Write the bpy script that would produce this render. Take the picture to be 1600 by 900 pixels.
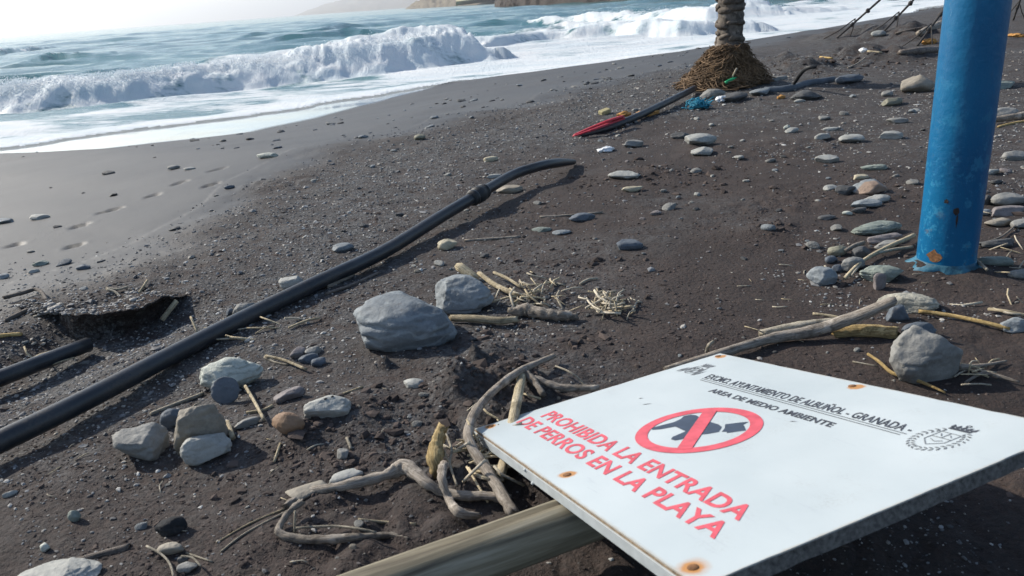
import bpy, math, random
import numpy as np
from mathutils import Vector, Matrix

# ------------------------------------------------------------------ camera, sky, sun, exposure
sc = bpy.context.scene
for o in list(bpy.data.objects): bpy.data.objects.remove(o)
col = sc.collection
CAM_H = 1.25; FPX = 1244.0; PITCH = math.radians(19.85); ROLL = math.radians(-4.1)
cd = bpy.data.cameras.new('camera'); cam = bpy.data.objects.new('camera', cd); col.objects.link(cam)
cd.sensor_width = 36.0; cd.lens = 36.0 * FPX / 1600.0
cd.clip_start = 0.05; cd.clip_end = 60000
cam.matrix_world = Matrix.Translation((0, 0, CAM_H)) @ Matrix.Rotation(math.pi/2 - PITCH, 4, 'X') @ Matrix.Rotation(ROLL, 4, 'Z')
cd.dof.use_dof = True; cd.dof.focus_distance = 4.6; cd.dof.aperture_fstop = 7.0
sc.camera = cam
SUN_AZ = math.radians(-60); SUN_EL = math.radians(33)
w = bpy.data.worlds.new('World'); sc.world = w; w.use_nodes = True
nt = w.node_tree; nt.nodes.clear()
sky = nt.nodes.new('ShaderNodeTexSky'); sky.sky_type = 'NISHITA'; sky.sun_disc = False
sky.sun_elevation = SUN_EL; sky.sun_rotation = SUN_AZ
sky.altitude = 0; sky.air_density = 1.0; sky.dust_density = 0.7; sky.ozone_density = 1.0
bg = nt.nodes.new('ShaderNodeBackground'); bg.inputs[1].default_value = 0.135
wo = nt.nodes.new('ShaderNodeOutputWorld')
nt.links.new(sky.outputs[0], bg.inputs[0]); nt.links.new(bg.outputs[0], wo.inputs[0])
sl = bpy.data.lights.new('sun', 'SUN'); sl.energy = 5.0; sl.angle = math.radians(0.55); sl.color = (1.0, 0.93, 0.82)
so = bpy.data.objects.new('sun', sl); col.objects.link(so)
tosun = Vector((math.sin(SUN_AZ)*math.cos(SUN_EL), math.cos(SUN_AZ)*math.cos(SUN_EL), math.sin(SUN_EL)))
so.rotation_euler = (-tosun).to_track_quat('-Z', 'Y').to_euler(); so.location = tosun*30 + Vector((0, 0, 5))
sc.view_settings.view_transform = 'Standard'; sc.view_settings.look = 'None'
sc.view_settings.exposure = 0.42; sc.view_settings.gamma = 1.0

# ------------------------------------------------------------------ numeric helpers
def _hash(ix, iy, iz, seed):
    h = (ix*374761393 + iy*668265263 + iz*1274126177 + seed*974634777) & 0xFFFFFFFF
    h = ((h ^ (h >> 13)) * 1274126177) & 0xFFFFFFFF
    h = ((h ^ (h >> 16)) * 2246822519) & 0xFFFFFFFF
    return ((h ^ (h >> 15)) & 0xFFFFFF) / float(0xFFFFFF)
def vnoise(x, y, z=0.0, seed=0):                                     # value noise in -1..1
    x = np.asarray(x, float); y = np.asarray(y, float); z = np.zeros_like(x) + z
    ix, iy, iz = np.floor(x).astype(np.int64), np.floor(y).astype(np.int64), np.floor(z).astype(np.int64)
    fx, fy, fz = x-ix, y-iy, z-iz
    fx, fy, fz = [t*t*t*(t*(t*6-15)+10) for t in (fx, fy, fz)]
    r = 0
    for a in (0, 1):
        for b in (0, 1):
            for c in (0, 1):
                r = r + _hash(ix+a, iy+b, iz+c, seed)*(fx if a else 1-fx)*(fy if b else 1-fy)*(fz if c else 1-fz)
    return r*2-1
def fbm(x, y, z=0.0, seed=0, o=4, g=0.5):
    r = 0; a = 1.0; t = 0
    for k in range(o):
        r = r + a*vnoise(np.asarray(x)*2**k, np.asarray(y)*2**k, np.asarray(z)*2**k, seed+k*17); t += a; a *= g
    return r/t
def sstep(a, b, x):
    t = np.clip((np.asarray(x, float)-a)/(b-a), 0, 1); return t*t*(3-2*t)
S2 = math.sqrt(2)
def _rx(a): c, s = math.cos(a), math.sin(a); return np.array([[1, 0, 0], [0, c, -s], [0, s, c]])
def _rz(a): c, s = math.cos(a), math.sin(a); return np.array([[c, -s, 0], [s, c, 0], [0, 0, 1]])
RC = _rx(math.pi/2-PITCH) @ _rz(ROLL)
def ray(px, py): return RC @ np.array([(px-800)/FPX, -(py-450)/FPX, -1.0])
def flat(px, py, z=0.0):
    d = ray(px, py); t = (z-CAM_H)/d[2]; return np.array([t*d[0], t*d[1], z])
SEA = -1.30

# ------------------------------------------------------------------ beach relief
def crest(s):                                                         # berm edge, distance seaward
    return np.interp(s, [-30, .85, 1.8, 4.3, 6.7, 8.3, 12, 21, 60], [4.3, 4.4, 4.5, 6.2, 6.5, 6.9, 7.3, 8.6, 9.5])
def ds(x, y): return (y-x)/S2, (x+y)/S2
T1 = flat(-10, 604)[:2]; T2 = flat(290, 468)[:2]                       # hollow under the crust
TD = (T2-T1)/np.linalg.norm(T2-T1); TN = np.array([-TD[1], TD[0]]); TL = np.linalg.norm(T2-T1)
TB = (flat(100, 520)[:2]-T1) @ TD
FOOT = [flat(px, py, -.12)[:2] for px, py in ((25, 383), (125, 355), (172, 330), (240, 309), (284, 290), (340, 272), (120, 395), (332, 303))]
PALM = flat(1136, 136)[:2]
BUMP = [(1476, 424, .26, .035), (1260, 108, .55, .16), (1320, 92, .6, .18), (1225, 96, .45, .12), (1390, 92, .7, .16), (1420, 62, 1.2, .22), (1330, 62, 1.0, .18),
        (800, 600, .10, .05), (742, 578, .05, .07), (700, 622, .13, .055), (730, 610, .09, .05), (470, 690, .08, .05), (600, 573, .035, .05), (560, 650, .2, .03), (1210, 360, .25, .03), (1010, 270, .4, .04), (770, 560, .12, .03)]
BUMP = [(flat(a, b)[:2], r, h) for a, b, r, h in BUMP]
def FILM(s): return np.interp(s, [-5, 3, 4.9, 6.3, 8.1, 9.3, 11.4, 14.5, 15.8, 18.6, 21.3, 26, 30.7, 35.7, 38.6, 45, 61], [21.6, 21.3, 20.9, 18.9, 18.0, 17.5, 17.9, 19.2, 19.7, 20.9, 19.0, 18.4, 18.3, 17.0, 15.7, 15.6, 18.9])
def RUNB(s): return np.interp(s, [-5, 5, 8.2, 9.5, 11.2, 13.4, 15.4, 18.6, 21.3, 26, 30.7, 35.7, 38.6, 45, 61], [22.2, 22.1, 22.0, 21.2, 20.7, 20.9, 20.3, 20.95, 19.1, 18.5, 18.4, 17.3, 16.6, 17.0, 19.6])
def RUN(s): return RUNB(s) + .30*vnoise(s*.55, s*0, 0, 61) + .12*vnoise(s*2.1, s*0, 0, 62)   # edge of the foam
def zground(x, y, fine=True):
    x = np.asarray(x, float); y = np.asarray(y, float)
    d, s = ds(x, y); dc = crest(s) + .35*vnoise(s*.9, s*0+3, 0, 5)
    e = d-dc
    fl = FILM(s); edge = RUNB(s)+.3; slope = 1.25/(fl-.4-dc)
    z = -slope*np.where(e > .8, e-.4, np.where(e > 0, e*e*.625*.8, 0))
    z = np.maximum(z, -1.25-.014*np.maximum(d-fl, 0)-.05*np.maximum(d-edge-1, 0))
    z = z + np.where(d < -3, np.minimum((-3-d)*.05, 3.0), 0)           # rises gently inland
    up = 1-sstep(0, 1.2, e)                                            # upper, rough beach
    z = z + up*(.035*fbm(x*.7, y*.7, 0, 11, 3) + .016*fbm(x*3, y*3, 0, 12, 3))
    z = z + (.25+.75*up)*(.004*fbm(x*14, y*14, 0, 13, 2))
    z = z + (1-up)*.015*fbm(x*.5, y*.5, 0, 15, 2)
    rid = sstep(.25, .8, fbm(x*1.1, y*1.1, 0, 21, 2))*up                # broken crust patches
    z = z + rid*.045*np.abs(fbm(x*7, y*7, 0, 22, 3))
    for c, r, h in BUMP:
        q = np.hypot(x-c[0], y-c[1])/r
        z = z + h*np.exp(-q*q*1.5)*(1+.8*fbm(x*3.5/r**.5, y*3.5/r**.5, 0, 31, 3))
    # hollow and crust block by the pipe stub
    t = (x-T1[0])*TD[0]+(y-T1[1])*TD[1]; n = (x-T1[0])*TN[0]+(y-T1[1])*TN[1]
    wob = .035*fbm(x*9, y*9, 0, 41, 3)
    al = sstep(-.6, .1, t)*(1-sstep(TL-.15, TL+.12, t))
    z = z - .07*al*sstep(-.34, -.03, n+wob)*(1-sstep(.22, .5, n))
    for i, c in enumerate(FOOT):
        a = 0.9; u = (x-c[0])*math.cos(a)+(y-c[1])*math.sin(a); v = -(x-c[0])*math.sin(a)+(y-c[1])*math.cos(a)
        q = np.sqrt((u/(.09+.02*(i % 3)))**2+(v/(.045+.012*(i % 2)))**2)*(1+.25*vnoise(x*18, y*18, 0, 46))
        z = z - .032*(1-sstep(.45, 1.0, q)) + .002*np.exp(-((q-1.2)/.2)**2)
    # ground eases down a little under the fallen sign
    q = np.hypot((x-.62), (y-1.45))/.75; z = z - .03*np.exp(-q*q*2)
    q = np.hypot(x-PALM[0], y-PALM[1]); z = z + .06*np.exp(-(q/.8)**2)
    return z
GRID = {}
def zq(x, y):                                                          # height of the beach mesh itself
    r = math.hypot(x, y); a = math.degrees(math.atan2(x, y))
    if not (.5 < r < 70 and abs(a) < 45.5): return float(zground(x, y))
    u = (a+46)/92*579+39; v = 2+(math.log(r)-math.log(.45))/(math.log(75)-math.log(.45))*639
    i, j = int(u), int(v); f, g = u-i, v-j; Z = GRID['Z']
    return float(Z[j, i]*(1-f)*(1-g)+Z[j, i+1]*f*(1-g)+Z[j+1, i]*(1-f)*g+Z[j+1, i+1]*f*g)
def G(px, py, lift=0.0):
    d = ray(px, py); t0 = .6; t1 = .6
    while t1 < 90:
        t1 = t0*1.03
        if CAM_H+t1*d[2] < zq(t1*d[0], t1*d[1])+lift: break
        t0 = t1
    for k in range(14):
        t = (t0+t1)/2
        if CAM_H+t*d[2] < zq(t*d[0], t*d[1])+lift: t1 = t
        else: t0 = t
    x, y = t1*d[0], t1*d[1]
    return np.array([x, y, zq(x, y)+lift])
def depth(p): return float(-(RC.T @ (np.asarray(p)-[0, 0, CAM_H]))[2])
def mpp(p): return depth(p)/FPX                                        # metres per photo pixel

# ------------------------------------------------------------------ scene helpers
def tag(o, label=None, cat=None, group=None, kind=None):
    if label: o['label'] = label
    if cat: o['category'] = cat
    if group: o['group'] = group
    if kind: o['kind'] = kind
    return o
def mesh(name, V, F, mat=None, smooth=True):
    m = bpy.data.meshes.new(name); m.from_pydata([tuple(v) for v in V], [], [tuple(f) for f in F])
    if smooth: m.polygons.foreach_set('use_smooth', [True]*len(m.polygons))
    if mat: m.materials.append(mat)
    m.update(); return m
def fastmesh(name, V, F, mat, smooth=True):                            # V (n,3), F (m,k) arrays
    V = np.asarray(V, np.float32); F = np.asarray(F, np.int32); k = F.shape[1]
    m = bpy.data.meshes.new(name)
    m.vertices.add(len(V)); m.vertices.foreach_set('co', V.ravel())
    m.loops.add(F.size); m.loops.foreach_set('vertex_index', F.ravel())
    m.polygons.add(len(F)); m.polygons.foreach_set('loop_start', np.arange(0, F.size, k, dtype=np.int32))
    m.polygons.foreach_set('use_smooth', np.full(len(F), smooth))
    m.materials.append(mat); m.update(calc_edges=True); m.validate(); return m
def attr(m, name, a):
    at = m.attributes.new(name, 'FLOAT', 'POINT'); at.data.foreach_set('value', np.asarray(a, np.float32))
def obj(name, m, parent=None, loc=None):
    o = bpy.data.objects.new(name, m); col.objects.link(o)
    if loc is not None: o.location = tuple(float(c) for c in loc)
    if parent: o.parent = parent
    return o
def empty(name, loc):
    o = bpy.data.objects.new(name, None); col.objects.link(o); o.location = tuple(float(c) for c in loc); o.empty_display_size = .05; return o
def join(parts):
    V = []; F = []; n = 0
    for v, f in parts:
        V += [tuple(p) for p in v]; F += [tuple(i+n for i in q) for q in f]; n += len(v)
    return V, F
def box(x0, x1, y0, y1, z0, z1):
    V = [(x, y, z) for z in (z0, z1) for y in (y0, y1) for x in (x0, x1)]
    return V, [(0, 2, 3, 1), (4, 5, 7, 6), (0, 1, 5, 4), (2, 6, 7, 3), (0, 4, 6, 2), (1, 3, 7, 5)]
def tube(P, R, n=10, cap=True, rough=0.0, seed=0, squash=1.0):
    P = [np.array(p, float) for p in P]; R = [R]*len(P) if np.isscalar(R) else list(R)
    V = []; F = []; up = np.array([0, 0, 1.0])
    ii, kk = np.divmod(np.arange(len(P)*n), n); gg = kk*2*math.pi/n
    NZ = 1+rough*fbm(ii*.45+seed*7.3, np.cos(gg)*1.3+seed, np.sin(gg)*1.3, seed, 3) if rough else np.ones(len(P)*n)
    for i, p in enumerate(P):
        t = P[min(i+1, len(P)-1)]-P[max(i-1, 0)]; t = t/(np.linalg.norm(t)+1e-9)
        a = np.cross(t, up)
        if np.linalg.norm(a) < .05: a = np.cross(t, [0, 1.0, 0])
        a /= np.linalg.norm(a); b = np.cross(a, t)
        for k in range(n):
            g = 2*math.pi*k/n
            r = R[i]*NZ[i*n+k]
            V.append(p+a*math.cos(g)*r+b*math.sin(g)*r*squash)
    for i in range(len(P)-1):
        for k in range(n):
            F.append((i*n+k, i*n+(k+1) % n, (i+1)*n+(k+1) % n, (i+1)*n+k))
    if cap:
        F.append(tuple(range(n))[::-1]); F.append(tuple((len(P)-1)*n+k for k in range(n)))
    return V, F
def smoothline(P, n):
    P = np.array(P, float); out = []
    for i in range(len(P)-1):
        p0, p1, p2, p3 = P[max(i-1, 0)], P[i], P[i+1], P[min(i+2, len(P)-1)]
        for k in range(n):
            t = k/n
            out.append(.5*((2*p1)+(-p0+p2)*t+(2*p0-5*p1+4*p2-p3)*t*t+(-p0+3*p1-3*p2+p3)*t**3))
    out.append(P[-1]); return out

# ------------------------------------------------------------------ materials
class NT:
    def __init__(s, name):
        s.m = bpy.data.materials.new(name); s.m.use_nodes = True; s.t = s.m.node_tree
        s.p = s.t.nodes['Principled BSDF']; s.co = None
    def n(s, typ, **kw):
        o = s.t.nodes.new(typ)
        for k, v in kw.items(): setattr(o, k, v)
        return o
    def l(s, a, b): s.t.links.new(a, b)
    def coord(s, which='Object'):
        if not s.co: s.co = s.n('ShaderNodeTexCoord')
        return s.co.outputs[which]
    def noise(s, scale, detail=4, rough=.55, vec=None, dist=0.0):
        o = s.n('ShaderNodeTexNoise'); o.inputs['Scale'].default_value = scale; o.inputs['Detail'].default_value = detail
        o.inputs['Roughness'].default_value = rough; o.inputs['Distortion'].default_value = dist
        s.l(vec or s.coord(), o.inputs['Vector']); return o.outputs['Fac']
    def ramp(s, fac, *st):
        o = s.n('ShaderNodeValToRGB'); e = o.color_ramp.elements
        while len(e) < len(st): e.new(.5)
        for i, (p, c) in enumerate(st): e[i].position = p; e[i].color = (*c, 1) if not np.isscalar(c) else (c, c, c, 1)
        s.l(fac, o.inputs[0]); return o.outputs[0]
    def mix(s, fac, a, b, mode='MIX'):
        o = s.n('ShaderNodeMix', data_type='RGBA', blend_type=mode)
        for v, i in ((fac, 0), (a, 6), (b, 7)):
            if hasattr(v, 'is_output'): s.l(v, o.inputs[i])
            elif np.isscalar(v): o.inputs[i].default_value = v if i == 0 else (v, v, v, 1)
            else: o.inputs[i].default_value = (*v, 1)
        return o.outputs[2]
    def math(s, op, a, b=0.0):
        o = s.n('ShaderNodeMath', operation=op); o.use_clamp = False
        for v, i in ((a, 0), (b, 1)):
            if hasattr(v, 'is_output'): s.l(v, o.inputs[i])
            else: o.inputs[i].default_value = v
        return o.outputs[0]
    def attr(s, name): return s.n('ShaderNodeAttribute', attribute_name=name).outputs['Fac']
    def bump(s, h, strength=.5, dist=.01, prev=None):
        o = s.n('ShaderNodeBump'); o.inputs['Strength'].default_value = strength; o.inputs['Distance'].default_value = dist
        s.l(h, o.inputs['Height'])
        if prev: s.l(prev, o.inputs['Normal'])
        return o.outputs[0]
    def set(s, color=None, rough=None, normal=None, spec=None, metal=None):
        for v, k in ((color, 'Base Color'), (rough, 'Roughness'), (normal, 'Normal'), (spec, 'Specular IOR Level'), (metal, 'Metallic')):
            if v is None: continue
            if hasattr(v, 'is_output'): s.l(v, s.p.inputs[k])
            elif k == 'Base Color': s.p.inputs[k].default_value = (*v, 1)
            else: s.p.inputs[k].default_value = v
        return s.m
def simple(name, c, rough=.6, var=.25, scale=12, bump=.2, bd=.004, spec=.4, metal=0):
    N = NT(name); f = N.noise(scale, 5)
    lo = tuple(x*(1-var) for x in c); hi = tuple(min(x*(1+var), .95) for x in c)
    return N.set(N.ramp(f, (.3, lo), (.7, hi)), rough, N.bump(N.noise(scale*4, 4), bump, bd), spec, metal)

def mat_ground():
    N = NT('beach_sand'); co = N.coord()
    wet = N.attr('wet'); gr = N.attr('gravel'); film = N.attr('film')
    n1 = N.noise(1.6, 5); n2 = N.noise(55, 3); n3 = N.noise(260, 2, .7)
    brown = N.mix(N.ramp(n1, (.35, 0.), (.68, 1.)), (.030, .0195, .0160), (.049, .0335, .0280))
    brown = N.mix(N.ramp(n2, (.38, 0.), (.62, 1.)), brown, N.mix(.55, brown, (.015, .0125, .0115)))
    speck = N.ramp(n3, (.60, 0.), (.70, 1.))
    brown = N.mix(N.math('MULTIPLY', speck, .5), brown, (.10, .095, .09))
    vo = N.n('ShaderNodeTexVoronoi'); vo.inputs['Scale'].default_value = 70; N.l(co, vo.inputs['Vector'])
    grey = N.mix(N.ramp(vo.outputs['Color'], (.2, 0.), (.8, 1.)), (.030, .030, .031), (.10, .10, .10))
    gm = N.math('MULTIPLY', gr, N.ramp(N.noise(9, 5, .65), (.36, 0.), (.58, 1.)))
    c = N.mix(gm, brown, grey)
    wcol = N.mix(N.ramp(N.noise(.8, 4), (.35, 0.), (.7, 1.)), (.045, .0445, .0440), (.062, .061, .0595))
    wcol = N.mix(N.math('MULTIPLY', N.ramp(n3, (.45, 0.), (.7, 1.)), .35), wcol, (.085, .084, .082))
    c = N.mix(wet, c, wcol)
    c = N.mix(N.math('MULTIPLY', film, .55), c, (.03, .031, .032))
    rough = N.math('SUBTRACT', N.math('SUBTRACT', .92, N.math('MULTIPLY', wet, .30)), N.math('MULTIPLY', film, .44))
    b1 = N.bump(N.math('MULTIPLY', n2, N.math('SUBTRACT', 1.0, N.math('MULTIPLY', wet, .95))), .9, .012)
    b2 = N.bump(N.math('MULTIPLY', n3, N.math('SUBTRACT', 1.0, N.math('ADD', N.math('MULTIPLY', wet, .8), N.math('MULTIPLY', film, .2)))), .8, .004, b1)
    b3 = N.bump(N.math('MULTIPLY', vo.outputs['Distance'], gm), .8, .008, b2)
    N.l(film, N.p.inputs['Coat Weight']); N.p.inputs['Coat Roughness'].default_value = .06
    return N.set(c, rough, b3, .4)
def mat_sea():
    N = NT('sea_water'); foam = N.attr('foam'); co = N.coord()
    st = N.n('ShaderNodeMapping'); st.inputs['Rotation'].default_value = (0, 0, math.radians(-15)); st.inputs['Scale'].default_value = (.45, 1.3, 1.0)
    N.l(co, st.inputs['Vector']); v = st.outputs[0]
    n1 = N.noise(.9, 7, .62, v, .6); n2 = N.noise(4.0, 5, .65, v)
    lace = N.math('ADD', N.math('MULTIPLY', n1, .65), N.math('MULTIPLY', n2, .35))
    th = N.math('ADD', N.math('SUBTRACT', lace, .90), N.math('MULTIPLY', foam, .78))
    fm = N.ramp(th, (.0, 0.), (.16, 1.))
    wat = N.mix(N.ramp(N.noise(.12, 4, .6, v), (.35, 0.), (.7, 1.)), (.022, .105, .120), (.045, .165, .165))
    fcol = N.mix(N.ramp(n1, (.40, 0.), (.62, 1.)), (.78, .86, .89), (.92, .94, .94)); c = N.mix(fm, wat, fcol)
    rough = N.math('ADD', .16, N.math('MULTIPLY', fm, .6))
    b = N.bump(N.noise(2.2, 6, .6, v), .55, .16)
    b = N.bump(N.noise(9, 4, .6, v), .5, .05, b)
    sm = N.n('ShaderNodeMapping'); sm.inputs['Scale'].default_value = (3.2, .8, 1.0); N.l(co, sm.inputs['Vector']); fb = N.bump(N.noise(1.6, 7, .68, sm.outputs[0], .8), .45, .12); nm = N.n('ShaderNodeMix', data_type='VECTOR'); N.l(fm, nm.inputs[0]); N.l(b, nm.inputs[4]); N.l(fb, nm.inputs[5])
    m = N.set(c, rough, nm.outputs[1], .5)
    tr = N.n('ShaderNodeBsdfTranslucent'); tr.inputs[0].default_value = (.80, .86, .88, 1); N.l(nm.outputs[1], tr.inputs['Normal'])
    mx = N.n('ShaderNodeMixShader'); N.l(N.math('MULTIPLY', fm, .30), mx.inputs[0]); N.l(N.p.outputs[0], mx.inputs[1]); N.l(tr.outputs[0], mx.inputs[2])
    N.l(mx.outputs[0], N.t.nodes['Material Output'].inputs['Surface'])
    return m
M = {}
M['sand'] = mat_ground(); M['sea'] = mat_sea()
M['foam'] = simple('sea_foam', (.86, .88, .89), .8, .04, 6, .3, .03, .2)
def stone_mat(name, c, var=.3, vein=None, scale=1.0, rough=.72):
    N = NT(name)
    oi = N.n('ShaderNodeObjectInfo'); ad = N.n('ShaderNodeVectorMath', operation='ADD'); N.l(N.coord(), ad.inputs[0]); N.l(oi.outputs['Location'], ad.inputs[1])
    v = ad.outputs[0]
    f = N.noise(9*scale, 6, .6, v); g = N.noise(70*scale, 4, .7, v)
    base = N.ramp(f, (.28, tuple(x*(1-var) for x in c)), (.72, tuple(min(1, x*(1+var)) for x in c)))
    base = N.mix(N.math('MULTIPLY', N.ramp(g, (.4, 0.), (.7, 1.)), .35), base, tuple(min(1, x*1.5+.02) for x in c))
    if vein:
        wv = N.n('ShaderNodeTexWave'); wv.inputs['Scale'].default_value = 7*scale; wv.inputs['Distortion'].default_value = 9; wv.inputs['Detail'].default_value = 6
        wv.inputs['Detail Scale'].default_value = 1.6; wv.bands_direction = 'Z'; N.l(v, wv.inputs['Vector'])
        base = N.mix(N.math('MULTIPLY', N.ramp(wv.outputs['Fac'], (.72, 0.), (.98, 1.)), .45), base, vein)
    # sand clinging in patches
    base = N.mix(N.math('MULTIPLY', N.ramp(N.noise(16*scale, 5, .7, v), (.60, 0.), (.72, 1.)), .45), base, (.10, .085, .075))
    b = N.bump(f, .7, .02); b = N.bump(N.noise(28*scale, 6, .7, v), .6, .006, b); b = N.bump(g, .6, .003, b)
    return N.set(base, rough, b, .35)
M['s_blue'] = stone_mat('stone_blue_grey', (.165, .183, .192), .3, (.30, .33, .34))
M['s_boulder'] = stone_mat('stone_boulder', (.138, .156, .168), .35, (.27, .30, .31), .8)
M['s_dblue'] = stone_mat('stone_dark_blue', (0.078, 0.093, 0.111))
M['s_grey'] = stone_mat('stone_grey', (0.185, 0.183, 0.170))
M['s_light'] = stone_mat('stone_light', (0.271, 0.273, 0.253))
M['s_white'] = stone_mat('stone_whitish', (0.361, 0.378, 0.336), .25, (0.164, 0.193, 0.168), 1.6)
M['s_tan'] = stone_mat('stone_tan', (0.230, 0.205, 0.165))
M['s_cream'] = stone_mat('stone_cream', (0.370, 0.331, 0.238))
M['s_orange'] = stone_mat('stone_orange', (.205, .130, .080))
M['s_dark'] = stone_mat('stone_dark', (0.070, 0.071, 0.071))
M['s_black'] = stone_mat('stone_black', (0.014, 0.015, 0.017), .3, None, 1, .9)
M['s_olive'] = stone_mat('stone_olive', (0.177, 0.170, 0.126))
M['s_green'] = stone_mat('stone_greenish', (0.164, 0.189, 0.165), .3, (0.263, 0.290, 0.253), 1.4)
M['s_mauve'] = stone_mat('stone_mauve', (0.177, 0.157, 0.153))
M['s_pum'] = stone_mat('stone_porous', (0.304, 0.290, 0.238), .35, None, 3)
M['clod'] = stone_mat('sand_clod', (.050, .042, .039), .3, None, 3, .95)
def mat_grain():
    N = NT('gravel_grains'); g = N.n('ShaderNodeNewGeometry')
    c = N.ramp(g.outputs['Random Per Island'], (0, (.05, .05, .053)), (.35, (.12, .12, .122)), (.62, (.20, .205, .21)), (.80, (.27, .245, .21)), (.95, (.30, .30, .29)), (1, (.46, .46, .44)))
    return N.set(c, .75, None, .35)
M['grain'] = mat_grain()
def mat_clodg():
    N = NT('sand_crumbs'); g = N.n('ShaderNodeNewGeometry')
    return N.set(N.ramp(g.outputs['Random Per Island'], (0, (.040, .032, .029)), (1, (.092, .072, .063))), .95, None, .2)
M['crumb'] = mat_clodg()
def mat_wood(name, c, c2, scale=6, grain=True):
    N = NT(name)
    if grain: at = N.n('ShaderNodeAttribute', attribute_name='grain'); gv = at.outputs['Vector']
    else: gv = N.coord()
    oi = N.n('ShaderNodeObjectInfo'); hs = N.math('ADD', .72, N.math('MULTIPLY', oi.outputs['Random'], .5))
    f = N.noise(2.6, 5, .65, gv, .6); g = N.noise(9, 4, .65, gv); h = N.noise(scale*4, 4, .6)
    b = N.mix(N.ramp(f, (.36, 0.), (.62, 1.)), c, c2)
    b = N.mix(N.math('MULTIPLY', N.ramp(g, (.50, 0.), (.60, 1.)), .65), b, tuple(x*.32 for x in c))
    b = N.mix(N.ramp(h, (.52, 0.), (.66, .75)), b, tuple(x*.45 for x in c))
    b = N.mix(N.ramp(N.noise(scale*2.2, 4, .6), (.60, 0.), (.68, .8)), b, tuple(min(.8, x*1.35) for x in c2))
    mx = N.n('ShaderNodeMix', data_type='RGBA', blend_type='MULTIPLY'); mx.inputs[0].default_value = 1; N.l(b, mx.inputs[6]); N.l(hs, mx.inputs[7])
    return N.set(mx.outputs[2], .8, N.bump(g, .9, .006, N.bump(h, .6, .006)), .25)
M['wood'] = mat_wood('driftwood', (.235, .195, .155), (.37, .33, .28))
M['wood_d'] = mat_wood('driftwood_dark', (.12, .10, .085), (.22, .19, .165))
M['reed'] = mat_wood('dry_reed', (.42, .345, .215), (.55, .47, .33))
M['straw'] = mat_wood('pale_straw', (.40, .35, .26), (.52, .47, .38))
M['gold'] = mat_wood('golden_cane', (.50, .34, .13), (.60, .44, .20))
M['rot'] = mat_wood('rotten_bark', (.32, .22, .09), (.48, .37, .19), 9)
def mat_pipe():
    N = NT('black_polyethylene'); g = N.n('ShaderNodeNewGeometry'); sp = N.n('ShaderNodeSeparateXYZ'); N.l(g.outputs['Normal'], sp.inputs[0])
    c = N.ramp(N.noise(9, 5), (.3, (.010, .013, .017)), (.7, (.020, .025, .032)))
    d = N.math('MULTIPLY', N.ramp(N.noise(5, 6, .7), (.46, 0.), (.66, 1.)), N.ramp(N.noise(120, 3, .7), (.40, 0.), (.60, .55)))
    c = N.mix(d, c, (.085, .072, .063)); sc_ = N.ramp(N.noise(34, 4, .8), (.66, 0.), (.70, .35)); c = N.mix(sc_, c, (.07, .075, .08))
    return N.set(c, N.math('ADD', .40, N.math('MULTIPLY', d, .5)), N.bump(N.noise(40, 4), .15, .003), .5)
M['pipe'] = mat_pipe()
M['s_two'] = stone_mat('stone_two_tone', (.205, .195, .185))
_n = M['s_two'].node_tree; _p = _n.nodes['Principled BSDF']; _t = _n.nodes.new('ShaderNodeTexCoord'); _x = _n.nodes.new('ShaderNodeSeparateXYZ'); _r = _n.nodes.new('ShaderNodeValToRGB'); _m = _n.nodes.new('ShaderNodeMix'); _m.data_type = 'RGBA'; _m.blend_type = 'MULTIPLY'; _m.inputs[0].default_value = .9
_n.links.new(_t.outputs['Generated'], _x.inputs[0]); _n.links.new(_x.outputs[1], _r.inputs[0]); _r.color_ramp.elements[0].position = .42; _r.color_ramp.elements[0].color = (1.15, .85, .65, 1); _r.color_ramp.elements[1].position = .5; _r.color_ramp.elements[1].color = (.95, 1.1, 1.2, 1)
_src = _p.inputs['Base Color'].links[0].from_socket; _n.links.new(_src, _m.inputs[6]); _n.links.new(_r.outputs[0], _m.inputs[7]); _n.links.new(_m.outputs[2], _p.inputs['Base Color'])
M['rubber'] = simple('black_rubber', (.02, .021, .023), .6, .4, 20, .3, .003)

# ------------------------------------------------------------------ the beach
def build_ground():
    th = np.concatenate([np.radians(np.linspace(-180, -46, 40))[:-1], np.radians(np.linspace(-46, 46, 580)), np.radians(np.linspace(46, 180, 40))[1:-1]])
    r = np.concatenate([[.02, .2], np.exp(np.linspace(math.log(.45), math.log(75), 640)), np.exp(np.linspace(math.log(85), math.log(6000), 26))])
    T, Rr = np.meshgrid(th, r); X = Rr*np.sin(T); Y = Rr*np.cos(T); Z = zground(X, Y)
    Z = np.where(Rr > 120, np.where((Y-X)/S2 > 5, -6, np.minimum(Z, 3.0)), Z)
    nr, nc = X.shape; idx = np.arange(nr*nc).reshape(nr, nc)
    a = idx[:-1, :]; b = idx[1:, :]
    F = np.stack([a, np.roll(a, -1, 1), np.roll(b, -1, 1), b], -1).reshape(-1, 4)[:, ::-1]
    GRID['Z'] = Z
    V = np.stack([X, Y, Z], -1).reshape(-1, 3)
    m = fastmesh('beach', V, F, M['sand'])
    d, s = ds(X, Y); e = d-crest(s)-.35*vnoise(s*.9, s*0+3, 0, 5)+.35*fbm(X*1.8, Y*1.8, 0, 51, 3)
    attr(m, 'wet', sstep(-.15, .55, e).ravel())
    gv = np.exp(-((e+.95)/1.25)**2)*(1-sstep(.1, .6, e)) + .5*sstep(.12, .6, fbm(X*.9+7, Y*.9, 0, 53, 4)) + .55*sstep(3.2, 5.0, X+.25*Y)
    attr(m, 'gravel', np.clip(gv, 0, 1).ravel())
    attr(m, 'film', sstep(FILM(s)-.1, FILM(s)+.35, d+.2*vnoise(s*.7, d*.7, 0, 55)).ravel())
    tag(obj('beach_ground', m), kind='structure')
build_ground()

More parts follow.
